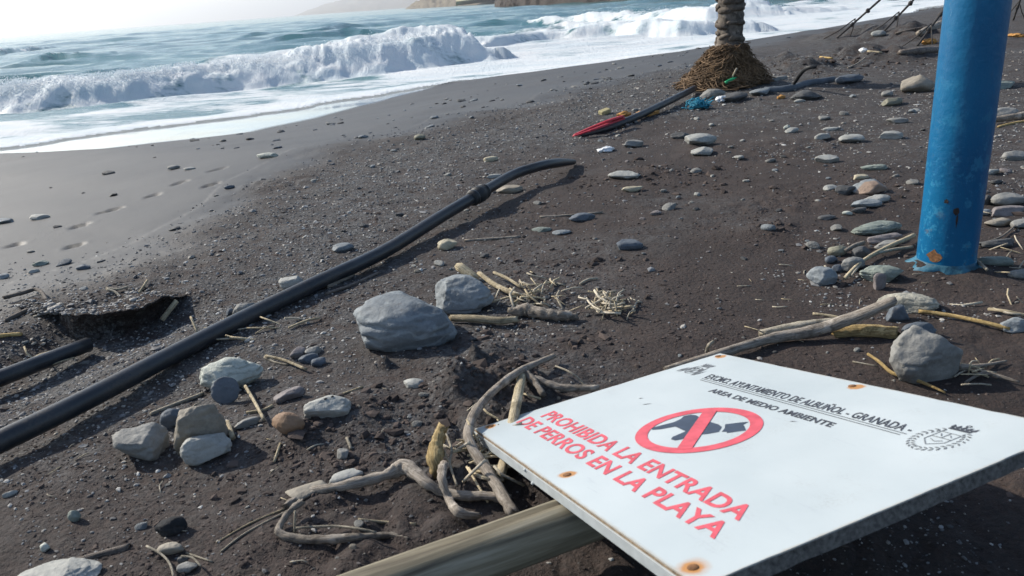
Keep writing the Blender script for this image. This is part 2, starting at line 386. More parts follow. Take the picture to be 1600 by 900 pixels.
# ------------------------------------------------------------------ the sea
def seapt(px, py): return flat(px, py, SEA)[:2]
BREAK = [  # pixel polyline of the foot line, crest heights, foam
    ([(-330, 195), (-120, 172), (0, 164), (200, 148), (330, 133), (450, 122), (560, 113), (680, 101), (765, 92)], [.2, .70, .85, .9, .98, 1.08, 1.28, 1.42, 1.15], 1.0, 4.2),
    ([(765, 80), (850, 68), (950, 62), (1060, 60), (1180, 52)], [.35, .6, .75, .8, .6], .85, 1.8),
    ([(820, 42), (900, 39), (1000, 37), (1100, 36), (1230, 26)], [.5, .9, 1.1, 1.1, .8], .9, 3.5),
    ([(770, 60), (880, 52), (1000, 50), (1110, 47)], [.3, .6, .6, .4], .8, 2.0),
    ([(400, 72), (470, 66), (545, 60), (600, 57)], [.1, .75, .8, .1], .32, 2.2),
    ([(-60, 92), (0, 87), (60, 80), (95, 76)], [.5, .9, .8, .2], .55, 3.0),
    ([(20, 106), (90, 98), (170, 92)], [.1, .6, .1], .42, 2.0),
    ([(470, 52), (540, 44), (610, 38)], [.1, .9, .2], .30, 4.0),
    ([(360, 62), (400, 58), (440, 55)], [.1, .5, .1], .30, 2.5),
    ([(1150, 30), (1250, 22), (1330, 14)], [.5, .8, .3], .8, 3.0),
]
def build_sea():
    th = np.radians(np.concatenate([np.linspace(-88, -41, 60)[:-1], np.linspace(-41, 41, 560), np.linspace(41, 70, 30)[1:]]))
    r = np.concatenate([np.exp(np.linspace(math.log(13), math.log(60), 360))[:-1], np.exp(np.linspace(math.log(60), math.log(420), 190))[:-1], np.exp(np.linspace(math.log(420), math.log(25000), 40))])
    T, Rr = np.meshgrid(th, r); X = Rr*np.sin(T); Y = Rr*np.cos(T)
    rnd = random.Random(4); Z = np.zeros_like(X)
    wx = X + 1.2*fbm(X*.12, Y*.12, 0, 71, 2); wy = Y + 1.2*fbm(X*.12+9, Y*.12, 0, 72, 2)
    fade = np.clip(1.4-Rr/900, .0, 1)
    for k in range(26):
        L = 1.3*(1.17**k); a = math.radians(-75 + rnd.gauss(0, 22)); A = .013*L**.72 if L < 14 else .013*14**.72
        ph = rnd.random()*6.28; q = (wx*math.cos(a)+wy*math.sin(a))*2*math.pi/L+ph
        lod = np.clip((L/(Rr*.010)-1), 0, 1)
        Z += A*(1-np.abs(np.sin(q*.5))*2+.27)*lod*fade*(.6+.8*(.5+.5*vnoise(X/(L*3.5), Y/(L*3.5), 0, 80+k)))
    d, s = ds(X, Y); run = RUN(s); sh = d-run
    Z *= .30+.7*sstep(3, 16, sh)
    foam = .30*sstep(.16, .42, Z)*sstep(10, 20, sh)
    foam = foam + .13 + .16*fbm(X*.07, Y*.03, 0, 91, 3)
    right = sstep(9, 24, s)
    near = (1-sstep(5.5+right*10, 12+right*26, sh))
    foam = np.maximum(foam, near*(.58+.34*fbm(X*.35, Y*.35, 0, 92, 3)+.22*right))
    foam = np.maximum(foam, (1-sstep(1.0, 4.0, sh+1.2*vnoise(s*.35, sh*.3, 0, 94)))*(.92+.25*fbm(X*.9, Y*.9, 0, 87, 3)))
    base = SEA + Z
    spray = []; XX, YY = X, Y
    for poly, hs, fo, wid in BREAK:
        P = np.array([seapt(*p) for p in poly])
        lo = P.min(0)-9-2*wid; hi = P.max(0)+9+2*wid
        msk = (XX > lo[0]) & (XX < hi[0]) & (YY > lo[1]) & (YY < hi[1]); X = XX[msk]; Y = YY[msk]
        best = np.full(X.shape, 1e9); H = np.zeros_like(X); SG = np.zeros_like(X); AL = np.zeros_like(X)
        for i in range(len(P)-1):
            a, b = P[i], P[i+1]; ab = b-a; L = np.linalg.norm(ab); u = ab/L; nrm = np.array([-u[1], u[0]])
            t = np.clip(((X-a[0])*u[0]+(Y-a[1])*u[1])/L, 0, 1)
            qx, qy = X-(a[0]+t*ab[0]), Y-(a[1]+t*ab[1]); dd = np.hypot(qx, qy); k = dd < best
            best = np.where(k, dd, best); SG = np.where(k, (qx*nrm[0]+qy*nrm[1]), SG); H = np.where(k, hs[i]+(hs[i+1]-hs[i])*t, H)
            endf = np.ones_like(t)
            if i == 0: endf = endf*np.where(((X-a[0])*u[0]+(Y-a[1])*u[1]) < 0, 0, 1)
            if i == len(P)-2: endf = endf*np.where(((X-b[0])*u[0]+(Y-b[1])*u[1]) > 0, 0, 1)
            AL = np.where(k, endf, AL)
            if fo > .7:
                n = int(L*(900 if poly[0][0] < 0 else 60))
                for _ in range(n):
                    tt = rnd.random(); h = hs[i]+(hs[i+1]-hs[i])*tt; lo_ = rnd.random()**2; c = a+ab*tt+nrm*(wid*.42*h*(1-.55*lo_)+rnd.gauss(0, .3))
                    cl = .5+.5*float(vnoise(c[0]*.9, c[1]*.9, 0, 97))
                    spray.append((c[0], c[1], SEA+h*((.88+.26*abs(rnd.gauss(0, 1))*cl*cl)*(1-.40*lo_)+rnd.uniform(-.15, .1)), rnd.uniform(.006, .020)))
        lat = np.where(AL > 0, np.abs(SG), best*1.6); sg = np.where(AL > 0, SG, np.where(SG > 0, best, -best))
        sg = sg + .30*fbm(X*.8, Y*.8, 0, 95, 3)*wid*.4
        H = H*(1+.22*fbm(X*.55, Y*.55, 0, 96, 3))*np.where(AL > 0, 1, np.clip(1-best/1.5, 0, 1))
        front = sstep(-.12*wid, .42*wid*np.maximum(H, .3), sg); back = 1-sstep(.42*wid*np.maximum(H, .3), .42*wid+3.2*wid, sg)
        front = (.5*front+.5*np.sqrt(np.clip(1-(1-front)**2, 0, 1))); prof = H*front*back**1.3
        turb = front*(1-sstep(.5*wid, 1.0*wid, sg))*fo*AL
        base[msk] += prof + turb*H*(.20*np.abs(fbm(X*2.6, Y*.9, 0, 98, 3, .6))-.05+.12*fbm(X*.7, Y*.5, 0, 88, 2))*(1 if fo > .7 else .2)
        foam[msk] = np.maximum(foam[msk], sstep(-.35*wid, .0, sg)*(1-sstep(.45*wid*np.maximum(H, .4), .75*wid*np.maximum(H, .4)+.2, sg))*(fo*1.02+.34*fbm(X*1.1, Y*1.1, 0, 99, 4)-.25*(1-np.clip(sg/(.42*wid*np.maximum(H, .3)), 0, 1)))*np.clip(H*1.8, 0, 1))
    # the wash running up the sand: a thin sheet over the beach with a small foamy lip
    X, Y = XX, YY; zg = np.full(X.shape, -9.0); k = sh < 9; zg[k] = zground(X[k], Y[k])
    lip = .05*np.exp(-((sh-.25)/.22)**2)+.03*(np.abs(fbm(X*3, Y*3, 0, 101, 3)))*sstep(0, .5, sh)
    sheet = zg+.012+lip; Zs = np.where(sh < 9, sheet+np.maximum(base-sheet, 0)*sstep(.3, 3.5, sh), base)
    nr, nc = X.shape; idx = np.arange(nr*nc).reshape(nr, nc)
    F = np.stack([idx[:-1, :-1], idx[1:, :-1], idx[1:, 1:], idx[:-1, 1:]], -1).reshape(-1, 4)[:, ::-1]
    keep = (sh.ravel()[F] > 0).all(1) & ((Zs-zg).ravel()[F] > -.02).any(1); F = F[keep]
    used = np.unique(F); mp = np.full(nr*nc, -1); mp[used] = np.arange(len(used))
    V = np.stack([X, Y, Zs], -1).reshape(-1, 3)[used]
    m = fastmesh('sea', V, mp[F], M['sea']); attr(m, 'foam', np.clip(foam, 0, 1.2).ravel()[used])
    if sum(p.normal.z for p in list(m.polygons)[:50]) < 0: m.flip_normals()
    tag(obj('sea', m), kind='structure')
    iv, fv = ico(0); V = []; F = []
    sp = np.array(spray); n = len(sp); V = (iv[None]*sp[:, 3][:, None, None]*np.array([1, 1, 1.2])+sp[:, None, :3]).reshape(-1, 3)
    F = (fv[None]+(np.arange(n)*len(iv))[:, None, None]).reshape(-1, 3)
    tag(obj('sea_spray', fastmesh('sea_spray', V, F, M['foam'])), 'white spray thrown up along the breaking wave crests', 'sea spray', kind='stuff')
_ico = {}
def ico(sub):
    if sub in _ico: return _ico[sub]
    t = (1+5**.5)/2
    V = [(-1, t, 0), (1, t, 0), (-1, -t, 0), (1, -t, 0), (0, -1, t), (0, 1, t), (0, -1, -t), (0, 1, -t), (t, 0, -1), (t, 0, 1), (-t, 0, -1), (-t, 0, 1)]
    F = [(0, 11, 5), (0, 5, 1), (0, 1, 7), (0, 7, 10), (0, 10, 11), (1, 5, 9), (5, 11, 4), (11, 10, 2), (10, 7, 6), (7, 1, 8), (3, 9, 4), (3, 4, 2), (3, 2, 6), (3, 6, 8), (3, 8, 9), (4, 9, 5), (2, 4, 11), (6, 2, 10), (8, 6, 7), (9, 8, 1)]
    V = [np.array(v)/np.linalg.norm(v) for v in V]
    for _ in range(sub):
        c = {}; G2 = []
        def mid(a, b):
            k = (min(a, b), max(a, b))
            if k not in c:
                p = V[a]+V[b]; V.append(p/np.linalg.norm(p)); c[k] = len(V)-1
            return c[k]
        for a, b, d in F:
            x, y, z = mid(a, b), mid(b, d), mid(d, a); G2 += [(a, x, z), (b, y, x), (d, z, y), (x, y, z)]
        F = G2
    _ico[sub] = (np.array(V), np.array(F)); return _ico[sub]
build_sea()

# ------------------------------------------------------------------ far coast
def mat_rock(name, a, b, c):
    N = NT(name); f = N.noise(.05, 7, .65); g = N.noise(.4, 6, .7)
    k = N.mix(N.ramp(f, (.38, 0.), (.62, 1.)), a, b); k = N.mix(N.math('MULTIPLY', N.ramp(g, (.45, 0.), (.65, 1.)), .6), k, c)
    return N.set(k, .9, N.bump(g, .8, 2.0), .2)
M['cliff'] = mat_rock('cliff_rock', (.055, .046, .041), (.095, .08, .068), (.03, .028, .026))
M['scrub'] = mat_rock('hill_scrub', (.18, .15, .11), (.24, .20, .15), (.10, .10, .07))
M['terrace'] = simple('pale_terrace', (.34, .31, .20), .9, .2, .05, .2, .5)
def headland(name, foot, hs, back, mat, seed, n=90, rows=26, cl=.25):
    """foot: (bearing pixel x, distance) points of the waterline, left to right; hs: ridge heights; back: depth inland"""
    P = []
    for px, dist in foot:
        d = ray(px, 0); a = math.atan2(d[0], d[1]); P.append((dist*math.sin(a), dist*math.cos(a)))
    P = np.array(P); t = np.linspace(0, len(P)-1, n); X0 = np.interp(t, range(len(P)), P[:, 0]); Y0 = np.interp(t, range(len(P)), P[:, 1]); H = np.interp(t, range(len(P)), hs)
    V = []; F = []
    for j in range(rows):
        u = j/(rows-1)
        for i in range(n):
            L = math.hypot(X0[i], Y0[i]); wob = 1+.02*float(fbm(i*.15, 0, 0, seed, 3))*(1-u)
            x = X0[i]*(wob+u*back/L); y = Y0[i]*(wob+u*back/L)
            prof = min(1, (u/cl))**.7*(.55+.45*min(1, u/.7)) if u < .75 else 1-.3*(u-.75)
            z = SEA-1.5+H[i]*prof*(1+.28*float(fbm(i*.22, j*.30, 0, seed+3, 4)))+(.12*H[i]*float(fbm(i*.9, j*.9, 0, seed+5, 2)) if j else 0)
            V.append((x, y, z))
    for j in range(rows-1):
        for i in range(n-1): a = j*n+i; F.append((a, a+1, a+n+1, a+n))
    o = obj(name, mesh(name, V, F, mat)); return tag(o, kind='structure')
headland('mountain_terrain', [(455, 6200), (500, 6000), (560, 5800), (640, 5600), (800, 5400), (1000, 5200)], [0, 70, 130, 170, 200, 210], 2500, M['scrub'], 201, cl=.6)
headland('headland_terrain', [(632, 1150), (660, 1050), (720, 950), (800, 850), (900, 700)], [2, 16, 26, 38, 60], 300, M['scrub'], 202, cl=.5)
headland('cliff_terrain', [(772, 330), (790, 318), (850, 300), (950, 265), (1050, 230), (1130, 195), (1230, 150), (1330, 120), (1420, 105), (1560, 100)], [3, 9, 15, 18, 19, 18, 16, 14, 12, 12], 60, M['cliff'], 203, n=160)
def terrace():
    d1 = ray(716, 0); V = []
    for px, z0, dist in ((712, 3.5, 905), (772, 5.0, 850)):
        d = ray(px, 0); a = math.atan2(d[0], d[1])
        for dd, z in ((0, z0), (6, z0+3.2), (40, z0+3.8), (40, z0-4)): V.append(((dist+dd)*math.sin(a), (dist+dd)*math.cos(a), z))
    F = [(0, 1, 5, 4), (1, 2, 6, 5), (2, 3, 7, 6), (3, 0, 4, 7), (0, 3, 2, 1), (4, 5, 6, 7)]
    tag(obj('terrace_terrain', mesh('terrace', V, F, M['terrace'], False)), kind='structure')
terrace()

def build_haze():
    m = bpy.data.materials.new('sea_haze'); m.use_nodes = True; t = m.node_tree; t.nodes.clear()
    v = t.nodes.new('ShaderNodeVolumePrincipled'); o = t.nodes.new('ShaderNodeOutputMaterial')
    v.inputs['Color'].default_value = (.93, .96, 1, 1); v.inputs['Density'].default_value = .00020; v.inputs['Anisotropy'].default_value = .55
    t.links.new(v.outputs[0], o.inputs['Volume'])
    V, F = box(-27000, 27000, -27000, 27000, -9, 330)
    o = obj('haze', mesh('haze', V, F, m, False)); tag(o, kind='stuff')
build_haze()
#PART2
# ------------------------------------------------------------------ stones
def rock(seed, sub, dims, facets=7, noise=.10, fsc=1.6, boxy=2.4):
    V, F = ico(sub); rng = np.random.RandomState(seed); P = V.copy()
    nrm = (np.abs(P)**boxy).sum(1)**(1/boxy); P = P/nrm[:, None]
    for k in range(facets):
        n = rng.normal(size=3); n[2] *= .8; n /= np.linalg.norm(n); c = rng.uniform(.60, .90)
        q = P @ n; P = P - np.outer(np.where(q > c, (q-c)*.95, 0), n)
    P = P*(1+noise*fbm(P[:, 0]*fsc+seed*3.1, P[:, 1]*fsc, P[:, 2]*fsc, seed % 97, 3))[:, None]
    if sub >= 3:
        lay = fbm(P[:, 0]*1.2+seed, P[:, 1]*1.2, P[:, 2]*7, seed % 83, 3); P = P*(1-.07*sstep(.15, .5, lay)*1.0)[:, None]
        P = P*(1+.045*fbm(P[:, 0]*6+seed, P[:, 1]*6, P[:, 2]*6, seed % 91, 3))[:, None]
    P = P/np.abs(P).max(0)
    return P*np.array(dims)/2, F
_sd = [100]
def stone(label, x1, y1, x2, y2, h, mat, k=.62, group=None, name='stone', tilt=0.0, boxy=2.4, facets=7, sink=.21, cat='stone', tmin=.16):
    """x1,y1 .. x2,y2: ends of the long axis in the photo, h: visible height, k: depth to length"""
    _sd[0] += 1; T = .05
    for it in range(3):
        lift = T*(.5-sink)
        a, b = G(x1, y1, lift), G(x2, y2, lift); c = (a+b)/2; L = np.linalg.norm((b-a)[:2])
        dist = np.linalg.norm(c-[0, 0, CAM_H]); dep = math.asin((CAM_H-c[2])/dist); W = k*L
        T = (h*mpp(c)-W*math.sin(dep)*.75)/math.cos(dep)
        T = min(max(T, tmin*L), 1.1*L)
        T = 1.18*T/(1-sink*.8)
    V, F = rock(_sd[0], 4 if abs(x2-x1) > 70 else 3 if abs(x2-x1) > 26 else 2, (L, W, T), facets=facets, boxy=boxy)
    c[2] = zq(c[0], c[1])+T*(.5-sink)
    o = obj(name, mesh(name, V, F, M[mat]), None, c)
    o.rotation_euler = (tilt, 0, math.atan2(b[1]-a[1], b[0]-a[0]))
    return tag(o, label, cat, group)
ST = [
 ('large blue-grey boulder with pale veins in the middle of the beach', 557, 512, 714, 500, 90, 's_boulder', .75),
 ('grey flat-topped boulder right behind the large veined boulder', 669, 466, 772, 458, 62, 's_blue', .7),
 ('pale streaked wedge-shaped stone behind the round dark stone', 305, 592, 412, 578, 58, 's_white', .6),
 ('rounded grey stone, leftmost of the cluster below the black pipe', 178, 694, 267, 690, 62, 's_grey', .7),
 ('tall tan-grey stone in the middle of the cluster below the pipe', 267, 684, 353, 652, 84, 's_tan', .6),
 ('pale blue slab lying in front of the tan-grey stone', 281, 716, 362, 690, 46, 's_light', .5),
 ('small dark blue stone wedged behind the leftmost cluster stone', 250, 660, 291, 652, 32, 's_dblue', .7),
 ('thin grey oblong stone beside a short cut reed', 366, 669, 408, 653, 14, 's_grey', .3),
 ('orange-brown wedge of stone in the left foreground', 427, 668, 476, 664, 37, 's_orange', .6),
 ('flat light oval stone with two dark spots', 465, 642, 548, 628, 42, 's_light', .62),
 ('flat grey-brown stone left of the spotted oval stone', 428, 626, 477, 610, 24, 's_mauve', .6),
 ('smooth oval pebble at the top of a small pile by split reeds', 477, 553, 503, 543, 13, 's_grey', .6),
 ('dark blue oval pebble in the middle of a small pile', 467, 565, 497, 556, 15, 's_dblue', .6),
 ('narrow upright brownish pebble by split reeds', 455, 560, 474, 546, 16, 's_mauve', .5),
 ('small blue-black pebble at the foot of a small pile', 486, 570, 509, 563, 14, 's_dblue', .7),
 ('small flat light stone right of the dark sand lump', 629, 600, 663, 597, 17, 's_light', .6),
 ('small round grey stone beside a short white reed', 525, 711, 546, 709, 19, 's_grey', .85),
 ('large flat tan stone under the left end of the thick driftwood', 447, 778, 512, 752, 30, 's_tan', .7),
 ('flat light blue stone behind the thick driftwood branch', 511, 748, 568, 733, 20, 's_light', .5),
 ('whitish stone against the upper side of the long black pipe', 437, 443, 477, 441, 22, 's_light', .6),
 ('light grey stone half hidden behind the long black pipe', 362, 487, 405, 480, 22, 's_grey', .6),
 ('small dark stone left of the one half hidden by the pipe', 351, 490, 366, 487, 12, 's_dblue', .8),
 ('blue-grey oval stone above the middle of the long pipe', 517, 389, 553, 384, 14, 's_blue', .6),
 ('cream stone below the middle of the long black pipe', 684, 385, 717, 379, 17, 's_cream', .6),
 ('tan stone holding up the pipe near its coupling', 768, 298, 817, 293, 14, 's_tan', .6),
 ('smooth blue-grey oval stone alone on brown sand', 957, 383, 1005, 381, 18, 's_dblue', .6),
 ('dark blue oval stone lying on a thin grey stick', 888, 339, 931, 337, 14, 's_dblue', .5),
 ('flat dull green stone left of the dark oval one', 830, 358, 862, 356, 9, 's_green', .5),
 ('flat bluish stone between two darker flat stones near a stick', 861, 363, 893, 361, 9, 's_blue', .5),
 ('long flat light grey stone beyond the cream sliver', 949, 274, 1001, 272, 11, 's_light', .5),
 ('cream sliver of stone beyond the lone oval stone', 971, 297, 1005, 294, 9, 's_cream', .4),
 ('broad pale flat stone, upper of a touching pair', 1067, 224, 1116, 218, 19, 's_light', .75),
 ('pale blue flat stone, lower of a touching pair', 1079, 239, 1117, 233, 14, 's_light', .7),
 ('dark grey flat stone left of the pale pair', 1047, 214, 1078, 211, 10, 's_dark', .6),
 ('grey stone with a raised right end, left of the dark flat one', 975, 227, 1004, 222, 13, 's_grey', .5),
 ('large rounded tan boulder left of the blue post', 1402, 137, 1456, 131, 26, 's_tan', .7),
 ('flat olive stone below the large tan boulder', 1378, 162, 1408, 156, 12, 's_olive', .5),
 ('small round grey stone left below the tan boulder', 1378, 148, 1394, 146, 9, 's_grey', .8),
 ('pale flat stone with a small point on top', 1310, 219, 1351, 216, 14, 's_light', .7),
 ('pale rounded slab left of the blue post', 1371, 213, 1411, 211, 13, 's_light', .6),
 ('small pale stone left of the pointed flat stone', 1272, 215, 1297, 212, 10, 's_light', .6),
 ('narrow pale sliver above the pointed flat stone', 1285, 203, 1316, 201, 6, 's_light', .35),
 ('long low brown-grey stone near the post', 1382, 190, 1420, 188, 9, 's_grey', .5),
 ('small grey stone above the narrow pale sliver', 1277, 185, 1298, 183, 8, 's_grey', .6),
 ('white pebble of a tiny pair far left of the post', 1224, 200, 1235, 199, 7, 's_white', .8),
 ('pale pebble below the white one of a tiny pair', 1227, 205, 1246, 202, 8, 's_light', .6),
 ('pale blunt slab above the empty brown sand', 1272, 250, 1312, 248, 13, 's_light', .5),
 ('long thin greenish slab left of the post', 1343, 263, 1392, 260, 10, 's_green', .4),
 ('dark grey rounded stone left of the two-coloured stone', 1302, 297, 1338, 294, 16, 's_dark', .6),
 ('large blue and tan stone on top of a stone group', 1333, 296, 1385, 290, 24, 's_two', .7),
 ('pale rough stone below the blue and tan stone', 1348, 311, 1390, 308, 14, 's_light', .6),
 ('flat blue stone at the foot of the stone group', 1325, 319, 1377, 317, 14, 's_blue', .5),
 ('small pale stone left of the dark rounded stone', 1288, 296, 1304, 292, 9, 's_light', .7),
 ('small flat cream stone above the stone group', 1332, 278, 1356, 276, 8, 's_cream', .5),
 ('small bright white stone below the stone group', 1316, 334, 1334, 332, 7, 's_white', .6),
 ('small dark sliver touching the bright white stone', 1330, 331, 1356, 327, 8, 's_dark', .4),
 ('flat dark stone half sunk in brown sand', 1280, 341, 1303, 338, 8, 's_dark', .6),
 ('long greenish slate slab left of the post foot', 1330, 361, 1406, 354, 18, 's_green', .5),
 ('mauve-grey slab below the long greenish slate', 1352, 376, 1406, 369, 17, 's_mauve', .5),
 ('rounded dark grey stone under the mauve-grey slab', 1369, 386, 1405, 379, 17, 's_grey', .6),
 ('olive oval stone with a short pale stick end on it', 1293, 394, 1325, 391, 18, 's_olive', .7),
 ('dark angular stone between the olive stone and post', 1333, 396, 1362, 390, 18, 's_dark', .7),
 ('rounded grey stone under the lower end of the forked reeds', 1315, 419, 1348, 408, 22, 's_grey', .6),
 ('blue-grey blocky stone in front of the forked reeds', 1260, 436, 1307, 432, 30, 's_blue', .7),
 ('small dark stone behind the blue-grey blocky stone', 1289, 408, 1307, 404, 12, 's_dblue', .7),
 ('small dark blue stone beside the blue-grey blocky stone', 1300, 423, 1322, 418, 14, 's_dblue', .6),
 ('large banded grey-green stone at the foot of the post', 1343, 430, 1416, 424, 30, 's_green', .6),
 ('upright mauve stone in front of the banded stone', 1361, 444, 1386, 440, 25, 's_mauve', .5),
 ('pale porous lump of rock in front of the post', 1368, 474, 1468, 473, 30, 's_pum', .45),
 ('dark bluish stone under the raised driftwood end', 1385, 494, 1421, 488, 26, 's_dblue', .6),
 ('big smooth grey boulder just beyond the sign', 1386, 562, 1503, 552, 92, 's_grey', .7),
 ('dark blue stone behind the big smooth grey boulder', 1410, 520, 1463, 514, 26, 's_dblue', .6),
 ('grey-green rounded stone right of the post by the frame edge', 1549, 316, 1604, 308, 20, 's_grey', .5),
 ('long mauve-grey stone right of the post', 1540, 332, 1606, 326, 17, 's_mauve', .4),
 ('tan oblong stone right of the post below the mauve one', 1540, 350, 1584, 343, 15, 's_tan', .5),
 ('pale rounded stone cut by the right edge of the picture', 1583, 353, 1612, 346, 16, 's_grey', .6),
 ('low dark stone right of the post above the slate', 1531, 382, 1590, 376, 12, 's_dark', .4),
 ('long greenish slate right of the post foot', 1523, 407, 1586, 410, 15, 's_green', .35),
 ('grey stone at the right edge level with the post foot', 1577, 428, 1612, 424, 18, 's_grey', .6),
 ('dark stone touching the right side of the post', 1528, 314, 1553, 312, 16, 's_dark', .7),
 ('bluish stone just right of the post above the tan one', 1528, 334, 1548, 331, 9, 's_blue', .5),
 ('pale slab right of the post with dark shadow side', 1553, 136, 1581, 130, 10, 's_green', .4),
 ('flat grey stone right of the post beside a pale log', 1548, 181, 1586, 176, 17, 's_grey', .6),
 ('pale flat pebble right of the post', 1537, 270, 1561, 267, 10, 's_light', .5),
 ('low grey stone near the right edge above the flat pebble', 1571, 246, 1598, 241, 15, 's_grey', .6),
 ('blue stone at the right edge under a cane', 1563, 510, 1612, 506, 24, 's_blue', .6),
 ('long bluish slab at the bottom left edge', 28, 900, 160, 894, 26, 's_light', .5),
 ('tan-grey stone under the black stone in the left foreground', 245, 858, 289, 857, 22, 's_tan', .6),
 ('black flat stone in the left foreground', 241, 830, 297, 818, 30, 's_black', .6),
 ('smooth grey stone below a curved reed, bottom left', 276, 888, 309, 884, 18, 's_grey', .6),
 ('small dark stone behind the smooth grey one, bottom left', 276, 878, 294, 874, 14, 's_dark', .7),
 ('small pointed greenish stone alone in the left foreground', 105, 807, 127, 806, 22, 's_green', .8),
 ('pale flat sliver of stone near the left edge', 3, 776, 28, 767, 9, 's_light', .4),
 ('twin white pebble on bare sand, bottom left', 64, 856, 78, 855, 15, 's_white', .8),
 ('pale stone at the left edge on smooth wet sand', -8, 347, 19, 345, 9, 's_blue', .6),
 ('pale flat stone second from the left edge on wet sand', 46, 341, 75, 338, 6, 's_light', .5),
 ('long white sliver stone on smooth wet sand', 402, 245, 434, 241, 5, 's_white', .3),
 ('grey stone left of the two on smooth sand above footprints', 262, 264, 282, 260, 7, 's_grey', .6),
 ('pale stone right of the two on smooth sand above footprints', 285, 265, 305, 262, 5, 's_light', .5),
 ('dark pale-topped stone at the gravel edge below footprints', 350, 294, 367, 291, 6, 's_dblue', .5),
 ('boxy small brown rock on the smooth wet sand', 648, 216, 666, 213, 9, 's_olive', .8),
 ('flat greenish slab in gravel near the left edge', 48, 415, 77, 409, 9, 's_green', .5),
 ('dark flat slab in gravel right of the greenish one', 118, 419, 142, 416, 9, 's_dblue', .5),
 ('bluish stone in gravel cut by the left edge', -6, 434, 15, 431, 9, 's_blue', .6),
 ('pale flat stone in gravel below the greenish slab', 44, 426, 63, 422, 6, 's_light', .5),
 ('tan flat pebble on brown sand above the pipe end', 755, 251, 778, 247, 8, 's_cream', .5),
 ('small whitish pebble on the sand beyond the pipe end', 759, 277, 782, 273, 6, 's_light', .5),
 ('dark grey stone near the palm tree right of its roots', 1207, 125, 1231, 122, 6, 's_grey', .5),
 ('dark rough lump of rock beyond the sand, right of the palm', 1245, 152, 1272, 145, 12, 's_dark', .7),
 ('pale flat pebble below the dark rough lump', 1240, 159, 1259, 157, 5, 's_light', .5),
 ('dark blocky rock at the end of the grey beam', 1312, 128, 1344, 122, 13, 's_dblue', .7),
 ('pale rock on the far sand near the ropes', 1362, 55, 1384, 50, 8, 's_light', .6),
 ('blue-grey end stone of the half-buried beam beside the palm', 1175, 147, 1202, 141, 10, 's_blue', .5),
 ('dark rock beside the crumpled pale plastic at the palm', 1135, 157, 1158, 148, 13, 's_dark', .7),
 ('grey rock behind the blue net by the palm roots', 1092, 151, 1133, 147, 15, 's_grey', .5),
]
ROCKS = {}
for t in ST: ROCKS[t[0]] = stone(*t, boxy=1.45 if 'wedge-shaped' in t[0] or 'wedge of' in t[0] or 'pointed greenish' in t[0] else 2.0 if 'boulder' in t[0] else 2.3)
def on_top(key, name, offs, dims, mat):
    o = next(v for k, v in ROCKS.items() if key in k); co = np.array([v.co for v in o.data.vertices]); ext = co.max(0)
    for fx, fy in offs:
        p = np.array([fx*ext[0], fy*ext[1]]); k = np.argmin(((co[:, :2]-p)**2).sum(1)-.02*co[:, 2]*ext[2]); d = np.array(dims)*ext[0]
        V, F = rock(int(fx*90)+300, 1, d, 2, .2); obj(name, mesh(name, V, F, M[mat]), o, co[k]+[0, 0, d[2]*.1])
on_top('two dark spots', 'dark_spot', ((.12, -.1), (.34, .1)), (.13, .12, .05), 's_black')
on_top('small point on top', 'stone_point', ((-.3, .1),), (.10, .10, .35), 's_light')
# round dark disc leaning on the pale wedge
def disc_stone():
    c = G(355, 627); R = 22*mpp(c); V, F = rock(77, 3, (2*R, .35*R, 2*R), facets=2, noise=.04, boxy=2.1)
    o = obj('stone', mesh('stone', V, F, M['s_dblue']), None, (c[0], c[1], c[2]+R*.84)); o.rotation_euler = (-.42, 0, .15)
    tag(o, 'round dark blue disc-shaped stone leaning on the pale wedge', 'stone')
disc_stone()
# scattered countable pebbles, sharing a few meshes
rnd = random.Random(11)
PM = {}
for k in range(6):
    for mt in ('s_grey', 's_light', 's_blue', 's_dblue', 's_tan', 's_dark', 's_mauve'):
        V, F = rock(500+k, 2, (1, .72, .42), facets=6); PM[(k, mt)] = mesh('pebble', V, F, M[mt])
OCC = [(t[1]+t[3])/2 for t in ST]
def pebbles(n, zone, label, group, smin, smax, mats, flatk=1.0, name='pebble'):
    c = 0; tries = 0
    while c < n and tries < n*40:
        tries += 1
        x, y = zone(rnd); d, s = ds(x, y)
        # inside the field of view only
        q = RC.T @ (np.array([x, y, 0])-[0, 0, CAM_H]); px = 800+FPX*q[0]/-q[2]; py = 450-FPX*q[1]/-q[2]
        if not (-20 < px < 1620 and 0 < py < 905): continue
        if any(abs(px-(t[1]+t[3])/2) < (t[3]-t[1])*.6+6 and abs(py-(t[2]+t[4])/2) < t[5]*.7+4 for t in ST): continue
        if 740 < px and py > 545+max(0, (px-1125)*.2) and py > 672-(px-742)*.32: continue
        sz = smin*(smax/smin)**(rnd.random()**1.8)
        mt = rnd.choice(mats); o = obj(name, PM[(rnd.randrange(6), mt)]); z = zq(x, y)
        o.scale = (sz, sz, sz*rnd.uniform(.7, 1.2)*flatk); o.rotation_euler = (rnd.gauss(0, .12), rnd.gauss(0, .12), rnd.random()*6.28)
        o.location = (x, y, z+sz*.11*flatk); tag(o, label.replace('COL', dict(s_grey='plain grey', s_light='pale grey', s_blue='blue-grey', s_dblue='dark bluish', s_tan='tan', s_dark='dark', s_mauve='mauve-grey')[mt]), 'pebble', group); c += 1
def z_near(r): a = math.radians(r.uniform(-36, 36)); d = math.exp(r.uniform(math.log(1.5), math.log(4.2))); return d*math.sin(a), d*math.cos(a)
def z_right(r): a = math.radians(r.uniform(8, 36)); d = r.uniform(3.6, 11); return d*math.sin(a), d*math.cos(a)
def z_mid(r):
    while True:
        a = math.radians(r.uniform(-36, 12)); d = r.uniform(3.8, 8.5); x, y = d*math.sin(a), d*math.cos(a); q, s = ds(x, y)
        if q < crest(s)+.3: return x, y
